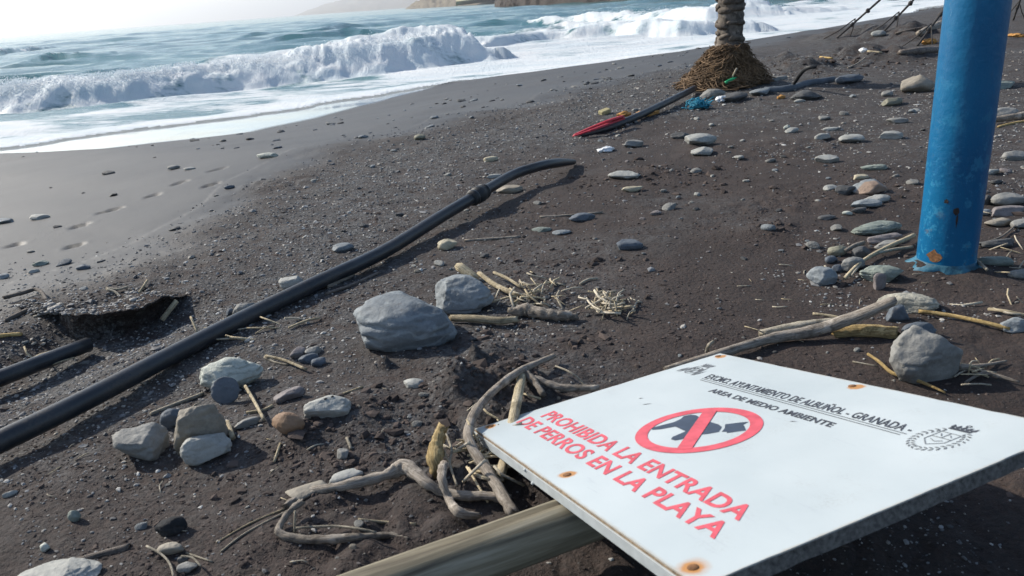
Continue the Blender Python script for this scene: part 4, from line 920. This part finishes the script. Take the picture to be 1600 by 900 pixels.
# ------------------------------------------------------------------ the fallen sign
def build_sign():
    s = 2.4; O = np.array([0, 0, CAM_H])
    rA, rB, rC, rD = [ray(*p) for p in ((742, 671), (1122, 551), (1677, 668), (1097, 923))]
    b, d, c = np.linalg.solve(np.array([rB, rD, -rC]).T, rA)
    A, B, C, D = [O+s*q for q in (rA, b*rB, c*rC, d*rD)]
    u = (D-A)+(C-B); u /= np.linalg.norm(u); v = (B-A)+(C-D); v -= u*(u@v); v /= np.linalg.norm(v); n = np.cross(u, v)
    W = (np.linalg.norm(D-A)+np.linalg.norm(C-B))/2; Hh = (np.linalg.norm(B-A)+np.linalg.norm(C-D))/2
    cen = (A+B+C+D)/4; org = cen-u*W/2-v*Hh/2
    sx, sy = W/1.2, Hh/.9
    root = empty('beach_sign', org)
    root.matrix_world = Matrix(((u[0], v[0], n[0], org[0]), (u[1], v[1], n[1], org[1]), (u[2], v[2], n[2], org[2]), (0, 0, 0, 1)))
    tag(root, 'fallen white beach sign on a round wooden post, lying tilted in the foreground', 'sign')
    screws = [(.028, .045), (.028, .872), (.633, .868), (.578, .05), (1.14, .03), (1.16, .868)]
    # white face with rust bleeding from the screws and grey scuffs
    N = NT('sign_face'); co = N.coord(); sep = N.n('ShaderNodeSeparateXYZ'); N.l(co, sep.inputs[0])
    base = N.mix(N.ramp(N.noise(2.2, 5), (.35, 0.), (.7, 1.)), (.40, .45, .465), (.48, .525, .535))
    mp = N.n('ShaderNodeMapping'); mp.inputs['Scale'].default_value = (5, 60, 1); N.l(co, mp.inputs[0])
    scuff = N.math('MULTIPLY', N.ramp(N.noise(1, 4, .6, mp.outputs[0]), (.60, 0.), (.68, 1.)), N.ramp(N.noise(5, 3), (.46, 0.), (.60, 1.)))
    base = N.mix(N.math('MULTIPLY', scuff, .45), base, (.33, .36, .40))
    base = N.mix(N.math('MULTIPLY', N.ramp(N.noise(38, 4, .7), (.66, 0.), (.74, 1.)), .4), base, (.42, .43, .43))
    wob = N.noise(22, 4)
    for k, (a, bb) in enumerate(screws):
        ds_ = N.n('ShaderNodeVectorMath', operation='DISTANCE'); N.l(co, ds_.inputs[0]); ds_.inputs[1].default_value = (a*sx+(.012 if k in (1, 2) else 0), bb*sy, 0)
        q = N.math('SUBTRACT', ds_.outputs['Value'], N.math('MULTIPLY', wob, .030))
        f = N.ramp(q, (.0, 1.), (.003, .45), (.008, 0.)) if k != 4 else N.ramp(q, (.0, 1.), (.006, .45), (.020, 0.))
        base = N.mix(f, base, (.42, .20, .06))
    dust = N.math('MULTIPLY', N.ramp(N.noise(3.2, 6, .7), (.54, 0.), (.74, 1.)), N.ramp(N.noise(170, 2, .6), (.45, 0.), (.62, 1.)))
    base = N.mix(N.math('MULTIPLY', dust, .5), base, (.20, .18, .16))
    # dirty worn margin
    edge = N.math('MINIMUM', N.math('MINIMUM', sep.outputs[0], sep.outputs[1]), N.math('MINIMUM', N.math('SUBTRACT', W, sep.outputs[0]), N.math('SUBTRACT', Hh, sep.outputs[1])))
    base = N.mix(N.ramp(N.math('ADD', edge, N.math('MULTIPLY', N.noise(30, 4), .012)), (.006, .75), (.014, 0.)), base, (.34, .29, .22))
    fm = N.set(base, .38, N.bump(N.noise(60, 3), .05, .002), .45)
    M['edging'] = simple('grey_edging', (.36, .39, .40), .5, .15, 20, .15, .002)
    M['fibre'] = simple('particle_board', (.13, .125, .115), .95, .55, 90, .9, .004)
    M['fibre_t'] = simple('worn_fibre', (.24, .18, .12), .95, .45, 90, .9, .004)
    M['rust'] = simple('rusty_screw', (.16, .075, .03), .85, .5, 80, .6, .002)
    M['red'] = simple('red_print', (.55, .085, .11), .5, .22, 26, .05, .001); M['ink'] = simple('black_print', (.050, .054, .065), .55, .45, 40, .05, .001); M['navy'] = simple('dark_blue_print', (.040, .055, .085), .5, .2, 30, .05, .001)
    M['grey_ink'] = simple('faded_black_print', (.13, .14, .15), .55, .5, 60, .05, .001)
    def part(name, VF, mat, parent=root, smooth=False): return obj(name, mesh(name, VF[0], VF[1], mat, smooth), parent)
    TH = .034
    rng = np.random.RandomState(3)
    def worn_slab(z0, z1, inset, jit):                                 # outline with small chips
        pts = []
        for (x0, y0), (x1, y1) in (((0, 0), (W, 0)), ((W, 0), (W, Hh)), ((W, Hh), (0, Hh)), ((0, Hh), (0, 0))):
            m = 60
            for k in range(m):
                t = k/m; j = inset+jit*max(0, float(fbm(np.array(x0+t*(x1-x0))*14+z0*90, np.array(y0+t*(y1-y0))*14, 0, 9, 3)))*1.6
                x, y = x0+t*(x1-x0), y0+t*(y1-y0)
                if y0 == y1: y += j if y0 == 0 else -j
                else: x += -j if x0 == W else j
                pts.append((min(max(x, inset), W-inset), min(max(y, inset), Hh-inset)))
        n_ = len(pts); V = [(x, y, z0) for x, y in pts]+[(x, y, z1) for x, y in pts]
        F = [tuple(range(n_))[::-1], tuple(range(n_, 2*n_))]+[(k, (k+1) % n_, n_+(k+1) % n_, n_+k) for k in range(n_)]
        return V, F
    face = part('face_panel', worn_slab(-.003, 0, .002, .004), fm)
    part('particle_board', worn_slab(-TH, -.0032, .0045, .004), M['fibre'])
    part('worn_layer', box(0, W*.985, .0015, .006, -.009, -.0034), M['fibre_t'])
    part('edge_strip', box(-.002, W*.99, -.002, .003, -TH-.001, -.0095), M['edging'])
    part('edge_strip', box(-.002, .003, .004, Hh*.99, -TH-.001, -.006), M['edging'])
    for (x, z) in ((.43, -.012), (.47, -.036)):
        Vv, Ff = rock(int(x*100), 1, (.011, .008, .009), 2); part('nail', ([p+np.array([x, -.003, z]) for p in Vv], Ff), M['edging'], root, True)
    for a, bb in screws:
        c0 = np.array([a*sx, bb*sy, 0]); P = []
        part('rusty_screw', tube([c0+[0, 0, -.002], c0+[0, 0, .0015], c0+[0, 0, .0022]], [.011, .010, .004], 14), M['rust'], root, True)
    # lettering
    def text(name, body, x0, x1, y0, h, mat, shear=0.0, bold=.02):
        cu = bpy.data.curves.new(name, 'FONT'); cu.body = body; cu.size = 1; cu.offset = bold; cu.extrude = .002; cu.resolution_u = 4; cu.space_character = 1.04
        to = bpy.data.objects.new(name, cu); col.objects.link(to); dg = bpy.context.evaluated_depsgraph_get(); dg.update()
        m = bpy.data.meshes.new_from_object(to.evaluated_get(dg)); bpy.data.objects.remove(to)
        co_ = np.empty(len(m.vertices)*3); m.vertices.foreach_get('co', co_); co_ = co_.reshape(-1, 3)
        lo, hi = co_.min(0), co_.max(0); acc = 1.22 if '\u00d1' in body else 1.0
        X = (co_[:, 0]-lo[0])/(hi[0]-lo[0])*(x1-x0)+x0; Y = (co_[:, 1])/((hi[1])/acc)*h+y0
        X = X+(Y-y0)*shear
        m.vertices.foreach_set('co', np.stack([X*sx, Y*sy, .0006+.0004*(co_[:, 2] > 0)], -1).astype(np.float32).ravel()); m.materials.clear(); m.materials.append(mat); m.update()
        o = obj(name, m, face); o['label'] = 'lettering reading '+body.strip(' -'); return o
    text('lettering', 'PROHIBIDA LA ENTRADA', .082, 1.055, .190, .052, M['red'], -.25, .026)
    text('lettering', 'DE PERROS EN LA PLAYA', .066, 1.082, .116, .052, M['red'], -.25, .026)
    text('lettering', 'EXCMO. AYUNTAMIENTO DE ALBU\u00d1OL - GRANADA -', .200, .972, .698, .036, M['ink'], -.25, .016)
    text('lettering', '\u00c1REA DE MEDIO AMBIENTE'.replace('\u00c1', 'A'), .328, .818, .624, .026, M['ink'], -.25, .026)
    def flatpoly(name, polys, mat, z=.0008, lab=None):
        V = []; F = []
        for p in polys:
            n0 = len(V); V += [(x*sx, y*sy, z) for x, y in p]; F.append(tuple(range(n0, len(V))))
        o = obj(name, mesh(name, V, F, mat, False), face)
        for pl in o.data.polygons:
            if pl.normal.z < 0: pl.flip()
        if lab: o['label'] = lab
        return o
    flatpoly('ruled_line', [[(.200, .688), (.975, .688), (.975, .6905), (.200, .6905)]], M['ink']); flatpoly('ruled_line', [[(.208, .677), (.968, .677), (.968, .6795), (.208, .6795)]], M['ink'])
    # prohibition ring with the dog
    cx, cy, r1, r0 = .572, .424, .160, .128; n_ = 64
    ring = [[(cx+r*math.cos(2*math.pi*(k+e)/n_), cy+r*math.sin(2*math.pi*(k+e)/n_)) for r, e in ((r0, 0), (r1, 0), (r1, 1), (r0, 1))] for k in range(n_)]
    flatpoly('prohibition_ring', ring, M['red'], .0012, 'red prohibition ring')
    a = math.radians(-48); ca, sa = math.cos(a), math.sin(a); hw = .0185; L = r0+.008
    flatpoly('prohibition_slash', [[(cx+ca*t-sa*q, cy+sa*t+ca*q) for t, q in ((-L, -hw), (L, -hw), (L, hw), (-L, hw))]], M['red'], .0018, 'red slash across the dog')
    dog = [(.462, .350), (.478, .346), (.492, .362), (.507, .398), (.560, .395), (.567, .352), (.578, .340), (.594, .342), (.600, .356), (.603, .395), (.622, .420), (.632, .445), (.610, .470), (.588, .476), (.545, .474), (.500, .478), (.478, .482), (.462, .476), (.455, .458), (.468, .440), (.474, .415)]
    head = [(.600, .487), (.622, .470), (.637, .450), (.648, .458), (.655, .452), (.668, .476), (.678, .492), (.650, .508), (.640, .512), (.634, .534), (.620, .518)]
    flatpoly('dog_pictogram', [dog, head], M['navy'], .0007, 'dark dog silhouette with a collar gap')
    # crests
    rr = random.Random(2)
    def leaf(x, y, a, l, w_): return [(x+math.cos(a)*t*l-math.sin(a)*q*w_, y+math.sin(a)*t*l+math.cos(a)*q*w_) for t, q in ((-.5, 0), (-.1, -.5), (.5, 0), (-.1, .5))]
    def ringline(cx, cy, rx, ry, w_, a0=0, a1=2*math.pi, n=28):
        P = []
        for k in range(n):
            g0, g1 = a0+(a1-a0)*k/n, a0+(a1-a0)*(k+1)/n
            P.append([(cx+rx*math.cos(g0), cy+ry*math.sin(g0)), (cx+(rx+w_)*math.cos(g0), cy+(ry+w_)*math.sin(g0)), (cx+(rx+w_)*math.cos(g1), cy+(ry+w_)*math.sin(g1)), (cx+rx*math.cos(g1), cy+ry*math.sin(g1))])
        return P
    def seg(x0, y0, x1, y1, w_):
        l = math.hypot(x1-x0, y1-y0); nx, ny = -(y1-y0)/l*w_/2, (x1-x0)/l*w_/2
        return [(x0+nx, y0+ny), (x1+nx, y1+ny), (x1-nx, y1-ny), (x0-nx, y0-ny)]
    kx, ky = 1.042, .705; P = []
    for k in range(44):
        g = math.radians(-90+(k//4+.6)*13.5*(1 if k % 2 else -1)); o_ = .006 if (k//2) % 2 else -.004; P.append(leaf(kx+(.044+o_)*math.cos(g), ky+(.060+o_)*math.sin(g), g+1.57+(.7 if k % 2 else -.7)*(1 if o_ > 0 else -1), .014, .0055))
    P += [seg(*q, .0022) for q in ((kx-.024, ky+.038, kx+.024, ky+.038), (kx-.024, ky+.038, kx-.024, ky-.012), (kx+.024, ky+.038, kx+.024, ky-.012), (kx-.024, ky-.012, kx, ky-.036), (kx+.024, ky-.012, kx, ky-.036), (kx-.024, ky+.008, kx+.024, ky+.008), (kx, ky+.038, kx, ky+.008),
                                     (kx-.014, ky-.006, kx+.002, ky-.014), (kx+.002, ky-.014, kx+.014, ky-.004), (kx-.016, ky+.028, kx-.006, ky+.016), (kx+.006, ky+.028, kx+.016, ky+.018))]
    flatpoly('town_crest', P, M['grey_ink'], .0008, 'black crest with laurel wreath and shield')
    cy2 = ky+.058
    Q = [[(kx-.026, cy2), (kx+.026, cy2), (kx+.026, cy2+.009), (kx-.026, cy2+.009)]]
    for k in range(5): xx = kx+(k-2)*.0125; Q += [leaf(xx, cy2+.017, 1.57+(2-k)*.18, .022, .012)]
    Q += ringline(kx, cy2+.031, .0035, .0035, .003, n=10)
    flatpoly('crest_crown', Q, M['ink'], .0008, 'black crown above the laurel crest')
    kx, ky = .098, .728; P = ringline(kx, ky, .022, .028, .0035)
    P += [leaf(kx+.030*s_, ky+.004, 1.57+.15*s_, .085, .014) for s_ in (-1, 1)] + [leaf(kx+.046*s_, ky-.010, 1.45, .055, .010) for s_ in (-1, 1)]
    P += [leaf(kx+rr.uniform(-.018, .018), ky+rr.uniform(-.024, .022), rr.random()*3, .018, .008) for _ in range(16)]
    P += [[(kx-.022, ky+.040), (kx+.022, ky+.040), (kx+.022, ky+.047), (kx-.022, ky+.047)]] + [leaf(kx+(k-2)*.010, ky+.058, 1.57+(2-k)*.2, .026, .011) for k in range(5)]
    flatpoly('royal_crest', P, M['grey_ink'], .0008, 'faded black crest with crown and side columns')
    flatpoly('scuff_mark', [leaf(.272, .452, .9, .030, .006), leaf(.205, .470, .7, .016, .006), leaf(.72, .60, .5, .02, .004)], M['ink'], .0006)
    # the round post bolted to the back, sticking out to the left
    NP = NT('weathered_post'); mp = NP.n('ShaderNodeMapping'); mp.inputs['Scale'].default_value = (18, .8, 18); NP.l(NP.coord(), mp.inputs[0])
    f = NP.noise(1.6, 6, .6, mp.outputs[0], .4); g = NP.noise(9, 5, .6, mp.outputs[0])
    c_ = NP.ramp(f, (.34, (.075, .062, .042)), (.50, (.20, .175, .120)), (.66, (.34, .31, .235)))
    c_ = NP.mix(NP.math('MULTIPLY', NP.ramp(g, (.58, 0.), (.70, 1.)), .45), c_, (.09, .07, .045))
    pm = NP.set(c_, .68, NP.bump(f, .5, .004, NP.bump(g, .4, .002)), .35)
    R0 = .060; ux = .515*W; V = []; F = []; ns = 40; ys = np.linspace(-1.15, .70, 36)
    for i, y in enumerate(ys):
        for k in range(ns):
            q = 2*math.pi*k/ns; rr_ = R0*(1+.012*float(vnoise(math.cos(q)*2, math.sin(q)*2, y*2, 7)))
            gk = abs((q-1.42+.05*math.sin(y*3)+math.pi) % (2*math.pi)-math.pi); rr_ -= .012*math.exp(-(gk/.05)**2)
            gk = abs((q-.55+.03*math.sin(y*4)+math.pi) % (2*math.pi)-math.pi); rr_ -= .010*math.exp(-(gk/.04)**2)
            V.append((ux+rr_*math.cos(q), y, -TH-R0-.001+rr_*math.sin(q)))
    for i in range(len(ys)-1):
        for k in range(ns): F.append((i*ns+k, i*ns+(k+1) % ns, (i+1)*ns+(k+1) % ns, (i+1)*ns+k))
    F += [tuple(range(ns)), tuple((len(ys)-1)*ns+k for k in range(ns))[::-1]]
    post = part('wooden_post', (V, F), pm, root, True); post['label'] = 'round greenish-brown wooden post with drying cracks'
    return root
build_sign()

# ------------------------------------------------------------------ the blue post
def build_post():
    a, b = G(1429, 417), G(1524, 420); base = (a+b)/2; Rr = np.linalg.norm((b-a)[:2])/2
    vd = base[:2]/np.linalg.norm(base[:2]); base[:2] += vd*Rr*.75; base[2] = zq(base[0], base[1])
    root = empty('blue_post', base); tag(root, 'thick round bright blue metal post with flaking paint at its foot', 'post')
    N = NT('blue_paint'); n1 = N.noise(3, 5); n2 = N.noise(26, 5, .65); sep = N.n('ShaderNodeSeparateXYZ'); N.l(N.coord(), sep.inputs[0])
    c = N.ramp(n1, (.3, (.0006, .082, .20)), (.7, (.001, .118, .255)))
    low = N.ramp(sep.outputs[2], (.1, 1.), (.9, .15))
    ch = N.math('MULTIPLY', N.ramp(N.noise(15, 6, .75), (.55, 0.), (.60, 1.)), low)
    c = N.mix(N.math('MULTIPLY', ch, .8), c, (.03, .20, .34))
    rs = N.math('MULTIPLY', N.ramp(N.noise(8, 5, .65), (.60, 0.), (.66, 1.)), N.ramp(sep.outputs[2], (.02, 1.), (.30, 0.)))
    c = N.mix(rs, c, (.12, .065, .035))
    mp = N.n('ShaderNodeMapping'); mp.inputs['Scale'].default_value = (30, 30, 4); N.l(N.coord(), mp.inputs[0])
    c = N.mix(N.math('MULTIPLY', N.ramp(N.noise(1, 5, .6, mp.outputs[0]), (.64, 0.), (.72, 1.)), .5), c, (.03, .10, .17))
    pm = N.set(c, .36, N.bump(N.noise(34, 4, .6), .35, .006, N.bump(n2, .2, .003)), .35)
    n = 56; V = []; F = []; zs = np.concatenate([np.linspace(-.1, .6, 50), np.linspace(.62, 3.2, 60)])
    kk = np.arange(n)*2*math.pi/n
    for z in zs:
        r = Rr*(1+.008*fbm(np.cos(kk)*4, np.sin(kk)*4, z*9, 3, 3)*(1.6 if z < .5 else .8)); V += [(r[k]*math.cos(kk[k]), r[k]*math.sin(kk[k]), z) for k in range(n)]
    for i in range(len(zs)-1): F += [(i*n+k, i*n+(k+1) % n, (i+1)*n+(k+1) % n, (i+1)*n+k) for k in range(n)]
    F.append(tuple((len(zs)-1)*n+k for k in range(n)))
    obj('pole', mesh('pole', V, F, pm), root)
    fl = [(Rr*(.995+e+.10*float(fbm(math.cos(g)*2, math.sin(g)*2, 0, 8, 3))*(e > 0)), z) for e, z in () for g in ()]
    V = []; F = []
    for e, z in ((-.02, .016), (.012, .014), (.03, .006), (.22, .003), (.25, -.03)):
        for k in range(n):
            g = kk[k]; w_ = 1+(e if e < .1 else e*(.55+1.6*float(fbm(math.cos(g)*3.2, math.sin(g)*3.2, 0, 8, 3))+1.0*max(0, math.cos(g-3.3))**6)); V.append((Rr*w_*math.cos(g), Rr*w_*math.sin(g), z+(zq(base[0]+Rr*w_*math.cos(g), base[1]+Rr*w_*math.sin(g))-base[2] if e > .1 else 0)))
    for i in range(4): F += [(i*n+k, i*n+(k+1) % n, (i+1)*n+(k+1) % n, (i+1)*n+k) for k in range(n)]
    obj('base_collar', mesh('base_collar', V, F, simple('blue_spilt_paint', (.022, .105, .16), .6, .6, 14, .6, .006)), root)['label'] = 'irregular collar of spilt blue paint'
    M['scar'] = simple('rust_scar', (.03, .022, .02), .9, .5, 60, .5, .003)
    for az, z, w_, h_ in ((-1.95, .26, .012, .016), (-2.3, .30, .008, .010), (-2.5, .05, .030, .028), (-1.90, .22, .004, .03)):
        V = []; m = 12
        for k in range(m):
            g = 2*math.pi*k/m; r = 1+.35*float(vnoise(math.cos(g)*2, math.sin(g)*2, az*9, 4)); q = az+w_*r*math.cos(g)/Rr
            V.append((math.cos(q)*Rr*1.012, math.sin(q)*Rr*1.012, z+h_*r*math.sin(g)))
        obj('rust_scar', mesh('rust_scar', V, [tuple(range(m))], M['scar'] if z > .1 else M['rust']), root)
build_post()

# ------------------------------------------------------------------ the palm
def build_palm():
    base = np.array([PALM[0], PALM[1], zq(PALM[0], PALM[1])]); mp_ = mpp(base); root = empty('palm_tree', base)
    tag(root, 'palm tree with ringed grey trunk and a skirt of exposed brown roots', 'palm')
    bark = mat_wood('palm_bark', (.115, .095, .078), (.20, .172, .142), 5, False); M['rootm'] = mat_wood('palm_roots', (.105, .068, .040), (.20, .132, .075), 9, False); M['scar2'] = mat_wood('palm_leaf_bases', (.10, .082, .066), (.19, .16, .13), 7, False)
    R0 = 41*mp_/2*.93; TZ = 4.6; zs = np.linspace(.2, TZ, 130); n = 28; V = []; F = []
    kk = np.arange(n)*2*math.pi/n
    for z in zs:
        ring = .006*math.sin(z/.155*2*math.pi) if z > .5 else 0
        r = R0*(1+.18*max(0, .6-z)/.5+ring+.16*fbm(np.cos(kk)*1.8, np.sin(kk)*1.8, z*7, 5, 3))
        V += [(r[k]*math.cos(kk[k])+.02*math.sin(z*2), r[k]*math.sin(kk[k]), z) for k in range(n)]
    for i in range(len(zs)-1): F += [(i*n+k, i*n+(k+1) % n, (i+1)*n+(k+1) % n, (i+1)*n+k) for k in range(n)]
    F.append(tuple((len(zs)-1)*n+k for k in range(n)))
    trunk = obj('trunk', mesh('trunk', V, F, bark), root)
    sv, sf = rock(9, 1, (.17, .055, .085), 3, .2); sm = mesh('leaf_base', sv, sf, M['scar2']); rr = random.Random(8); JV = []
    for i in range(28):
        z = .46+i*.145
        for k in range(7):
            g = (k+.5*(i % 2)+rr.uniform(-.15, .15))*2*math.pi/7; r = R0*.98
            loc = (r*math.cos(g)+.02*math.sin(z*2), r*math.sin(g), z+rr.uniform(-.06, .06)); sc_ = rr.uniform(.75, 1.25)
            if i < 11:
                o = obj('leaf_base', sm, trunk, loc); o.rotation_euler = (rr.gauss(.35, .25), rr.gauss(0, .2), g+math.pi/2); o.scale = (sc_*1.05, sc_, sc_*rr.uniform(.7, 1.2))
            else:
                Mx = Matrix.Translation(loc) @ Matrix.Rotation(g+math.pi/2, 4, 'Z') @ Matrix.Rotation(.3, 4, 'X'); JV.append(([Mx @ Vector(p) for p in sv], sf))
    V, F = join(JV); o = obj('upper_leaf_bases', mesh('upper_leaf_bases', V, F, M['scar2']), trunk); o['kind'] = 'stuff'
    # flared mound of roots, wider toward the sea side
    V = []; F = []; n = 48; rows = 16; kk = np.arange(n)*2*math.pi/n
    def flare(t, g): return (R0*1.05+(.27+.20*max(0, math.cos(g-3.6))+.05*max(0, math.cos(g-.2)))*t**1.35)
    for j in range(rows):
        t = j/(rows-1)
        for k in range(n):
            r = flare(t, kk[k])*(1+.10*float(fbm(math.cos(kk[k])*3, math.sin(kk[k])*3, t*3, 6, 3))); z = .42*(1-t)**1.1+.02
            x, y = r*math.cos(kk[k]), r*math.sin(kk[k]); gz = (zq(base[0]+x, base[1]+y)-base[2])*t
            V.append((x, y, z+gz-.05*t+.03*float(fbm(x*7, y*7, 0, 3, 2))))
    for j in range(rows-1): F += [(j*n+k, j*n+(k+1) % n, (j+1)*n+(k+1) % n, (j+1)*n+k) for k in range(n)]
    rm = obj('root_mound', mesh('root_mound', V, F, simple('root_earth', (.075, .055, .038), .95, .5, 16, .8, .02)), root)
    parts = []
    for i in range(2200):
        g = rr.random()*2*math.pi; t0 = rr.random()**1.2*.75; L = rr.uniform(.12, .5); P = []; dg = rr.gauss(0, .75); off = rr.uniform(.0, .035)+.06*max(0, float(vnoise(g*3, t0*5, 0, 14)))
        for k in range(5):
            t = min(1.12, t0+L*k/4); gg = g+dg*k/4; r = flare(min(t, 1.1), gg)+off+.035*math.sin(k*2+i); z = .42*max(0, 1-t)**1.1+.03+off
            x, y = r*math.cos(gg), r*math.sin(gg); P.append((x, y, z+(zq(base[0]+x, base[1]+y)-base[2])*min(t, 1)-.03*t))
        parts.append(tube(P, rr.uniform(.003, .007), 4, False))
    V, F = join(parts); o = obj('root_fibres', mesh('root_fibres', V, F, M['rootm']), rm); o['kind'] = 'stuff'
    # crown, above the picture
    lm = simple('palm_leaf', (.045, .085, .025), .55, .4, 8, .1, .002); parts = []
    crown = empty('crown', (0, 0, TZ)); crown.parent = root
    for f in range(2):
        V = []; F = []
        rach = [np.array([.1+1.9*t, 0, (.9 if f else .35)*t-(1.5 if f else 1.7)*t*t]) for t in np.linspace(0, 1, 14)]
        a, b = tube(rach, list(np.linspace(.028, .006, 14)), 6); V += [tuple(p) for p in a]; F += b
        for k in range(90):
            t = .12+.88*k/90; p = np.array([.1+1.9*t, 0, (.9 if f else .35)*t-(1.5 if f else 1.7)*t*t]); l = .42*math.sin(math.pi*min(1, .15+t*.85))+.08
            for s_ in (-1, 1):
                e = p+np.array([l*.55, s_*l*.8, -l*.25+rr.gauss(0, .03)]); m_ = (p+e)/2+np.array([0, 0, .05]); w_ = np.array([.014, -s_*.008, 0]); q = len(V)
                V += [tuple(p-w_*.6), tuple(p+w_*.6), tuple(m_+w_), tuple(m_-w_), tuple(e)]; F += [(q, q+1, q+2, q+3), (q+3, q+2, q+4)]
        parts.append(mesh('frond', V, F, lm))
    for k in range(18):
        o = obj('frond', parts[k % 2], crown); o.rotation_euler = (rr.gauss(0, .2), rr.uniform(-.35, .15), k*2.4); o.scale = (1, 1, 1)
build_palm()

# ------------------------------------------------------------------ rope stays by the far sand
def ropes():
    mast = G(1640, 42); root = empty('rope_stays', mast); tag(root, 'dark knotted ropes rising slanting from the far sand behind the blue post', 'rope frame')
    rm = simple('dark_rope', (.05, .045, .042), .9, .4, 40, .5, .004); apex = np.array([0, 0, 4.4])
    obj('mast', mesh('mast', *tube([(0, 0, -.1), (0, 0, 4.5)], .06, 14), simple('grey_mast', (.25, .26, .27), .5, .1, 6)), root)
    rr = random.Random(6)
    for px, py in ((1307, 60), (1378, 52), (1433, 72), (1583, 32), (1690, 60), (1780, 40)):
        a = G(px, py)-mast; L = np.linalg.norm(apex-a); P = [a+(apex-a)*t-np.array([0, 0, .25])*math.sin(math.pi*t) for t in np.linspace(0, 1, 40)]
        r = obj('rope', mesh('rope', *tube(P, .020, 7, True, .25, int(px))[:2], rm), root)
        for k in range(1, 12):
            t = k*.42/L
            if t > .98: break
            c = a+(apex-a)*t-np.array([0, 0, .25])*math.sin(math.pi*t); Vv, Ff = rock(px+k, 1, (.085, .075, .10), 3, .25); obj('knot', mesh('knot', Vv, Ff, rm), r, c)
        for s_ in (-1, 1):
            c = a+(apex-a)*(.5/L); e = a+np.array([s_*.22, -.1*s_, 0]); V, F = tube([c, (c+e)/2+np.array([0, 0, -.03]), e], .012, 5); obj('lashing', mesh('lashing', V, F, rm), r)
ropes()

# ------------------------------------------------------------------ litter
M['redp'] = simple('red_plastic', (.42, .03, .045), .5, .3, 20, .2, .003); M['orange'] = simple('orange_plastic', (.40, .20, .05), .7, .3, 30, .3, .004)
M['netb'] = simple('blue_net', (.03, .25, .36), .6, .3, 30, .2, .003); M['greenp'] = simple('green_plastic', (.02, .30, .12), .4, .3, 20, .2, .003)
M['whitep'] = simple('white_plastic', (.66, .68, .70), .5, .12, 20, .3, .004); M['yel'] = simple('yellow_foam', (.34, .30, .16), .9, .25, 40, .5, .004)
one_tube('red_strap', 'upper red strap lying along the far black pipe', 'strap', [(897, 211), (925, 199), (950, 189), (973, 182)], [2.2, 3.4, 3.6, 3.6], [.01, .05, .10, .11], 'redp', 6, 8, 0, 1, None, .6)
one_tube('red_strap', 'lower red strap lying along the far black pipe', 'strap', [(895, 213), (925, 203), (955, 192), (975, 185)], [2.0, 3.0, 3.0, 2.6], [.01, .05, .08, .09], 'redp', 6, 8, 0, 1, None, .6)
def rag(name, label, cat, x1, y1, x2, y2, h, mat, seed):
    a, b = G(x1, y1), G(x2, y2); c = (a+b)/2; L = np.linalg.norm((b-a)[:2]); V, F = ico(3); P = V*np.array([L/2, L*.3, h*mpp(c)/2])
    P = P*(1+.55*fbm(V[:, 0]*3.2, V[:, 1]*3.2, V[:, 2]*3.2, seed, 4))[:, None]
    o = obj(name, mesh(name, P, F, M[mat]), None, (c[0], c[1], zq(c[0], c[1])+h*mpp(c)*.3)); o.rotation_euler = (0, 0, math.atan2(b[1]-a[1], b[0]-a[0])); return tag(o, label, cat)
rag('plastic_scrap', 'orange scrap at the end of the red straps', 'litter', 966, 184, 984, 180, 9, 'orange', 1)
rag('plastic_scrap', 'orange-yellow scrap on the sand below the far pipe', 'litter', 1000, 182, 1021, 176, 7, 'orange', 2)
rag('plastic_scrap', 'small white scrap on the sand below the red straps', 'litter', 937, 238, 957, 233, 8, 'whitep', 3)
rag('plastic_scrap', 'crumpled pale plastic beside the blue net', 'litter', 1120, 160, 1137, 156, 10, 'whitep', 4)
rag('plastic_scrap', 'orange-brown scrap on the sand right of the palm', 'litter', 1215, 155, 1226, 153, 6, 'orange', 5)
rag('plastic_scrap', 'orange scrap on the far sand right of the post', 'litter', 1573, 56, 1600, 58, 6, 'orange', 6)
rag('plastic_scrap', 'orange dry tuft at the far timber', 'litter', 1441, 70, 1464, 67, 9, 'orange', 7)
rag('plastic_cup', 'white cup lying on the far bank', 'litter', 1343, 82, 1355, 79, 8, 'whitep', 8)
def foam_block():
    c = G(945, 178); V, F = box(-.06, .06, -.04, .04, 0, .05); o = obj('foam_block', None or mesh('foam_block', V, F, M['yel'], False), None, c); o.rotation_euler = (.15, -.2, .5); tag(o, 'yellowish foam block on the sand left of the far pipe', 'foam block')
    bv = o.modifiers.new('bevel', 'BEVEL'); bv.width = .012; bv.segments = 2
foam_block()
def net():
    c = G(1094, 170); rr = random.Random(3); root = empty('fishing_net', c); tag(root, 'bright blue tangle of net at the foot of the palm roots', 'net')
    for k in range(16):
        P = []; p = np.array([rr.gauss(0, .06), rr.gauss(0, .04), .04])
        for i in range(12):
            P.append(p.copy()); p = np.array([.6*p[0]+rr.gauss(0, .08), .6*p[1]+rr.gauss(0, .05), max(.01, .075+rr.gauss(0, .045))])
        obj('net_strand', mesh('net_strand', *tube(smoothline(P, 4), .007, 5), M['netb']), root)
net()
bpy.data.objects['fishing_net'].scale = (.7, .7, .7)
def bottle():
    c = G(1142, 137); P = [(-.12, 0, 0), (-.115, 0, 0), (-.1, 0, 0), (.04, 0, 0), (.08, 0, 0), (.10, 0, 0), (.13, 0, 0)]
    V, F = tube(P, [.01, .025, .03, .03, .018, .012, .012], 14); o = obj('plastic_bottle', mesh('plastic_bottle', V, F, M['greenp']), None, (c[0]-.05, c[1]-.15, zq(c[0]-.05, c[1]-.15)+.12)); o.rotation_euler = (0, -.3, .35); o.scale = (.7, .7, .7)
    tag(o, 'green plastic bottle lying on the palm roots', 'bottle')
bottle()
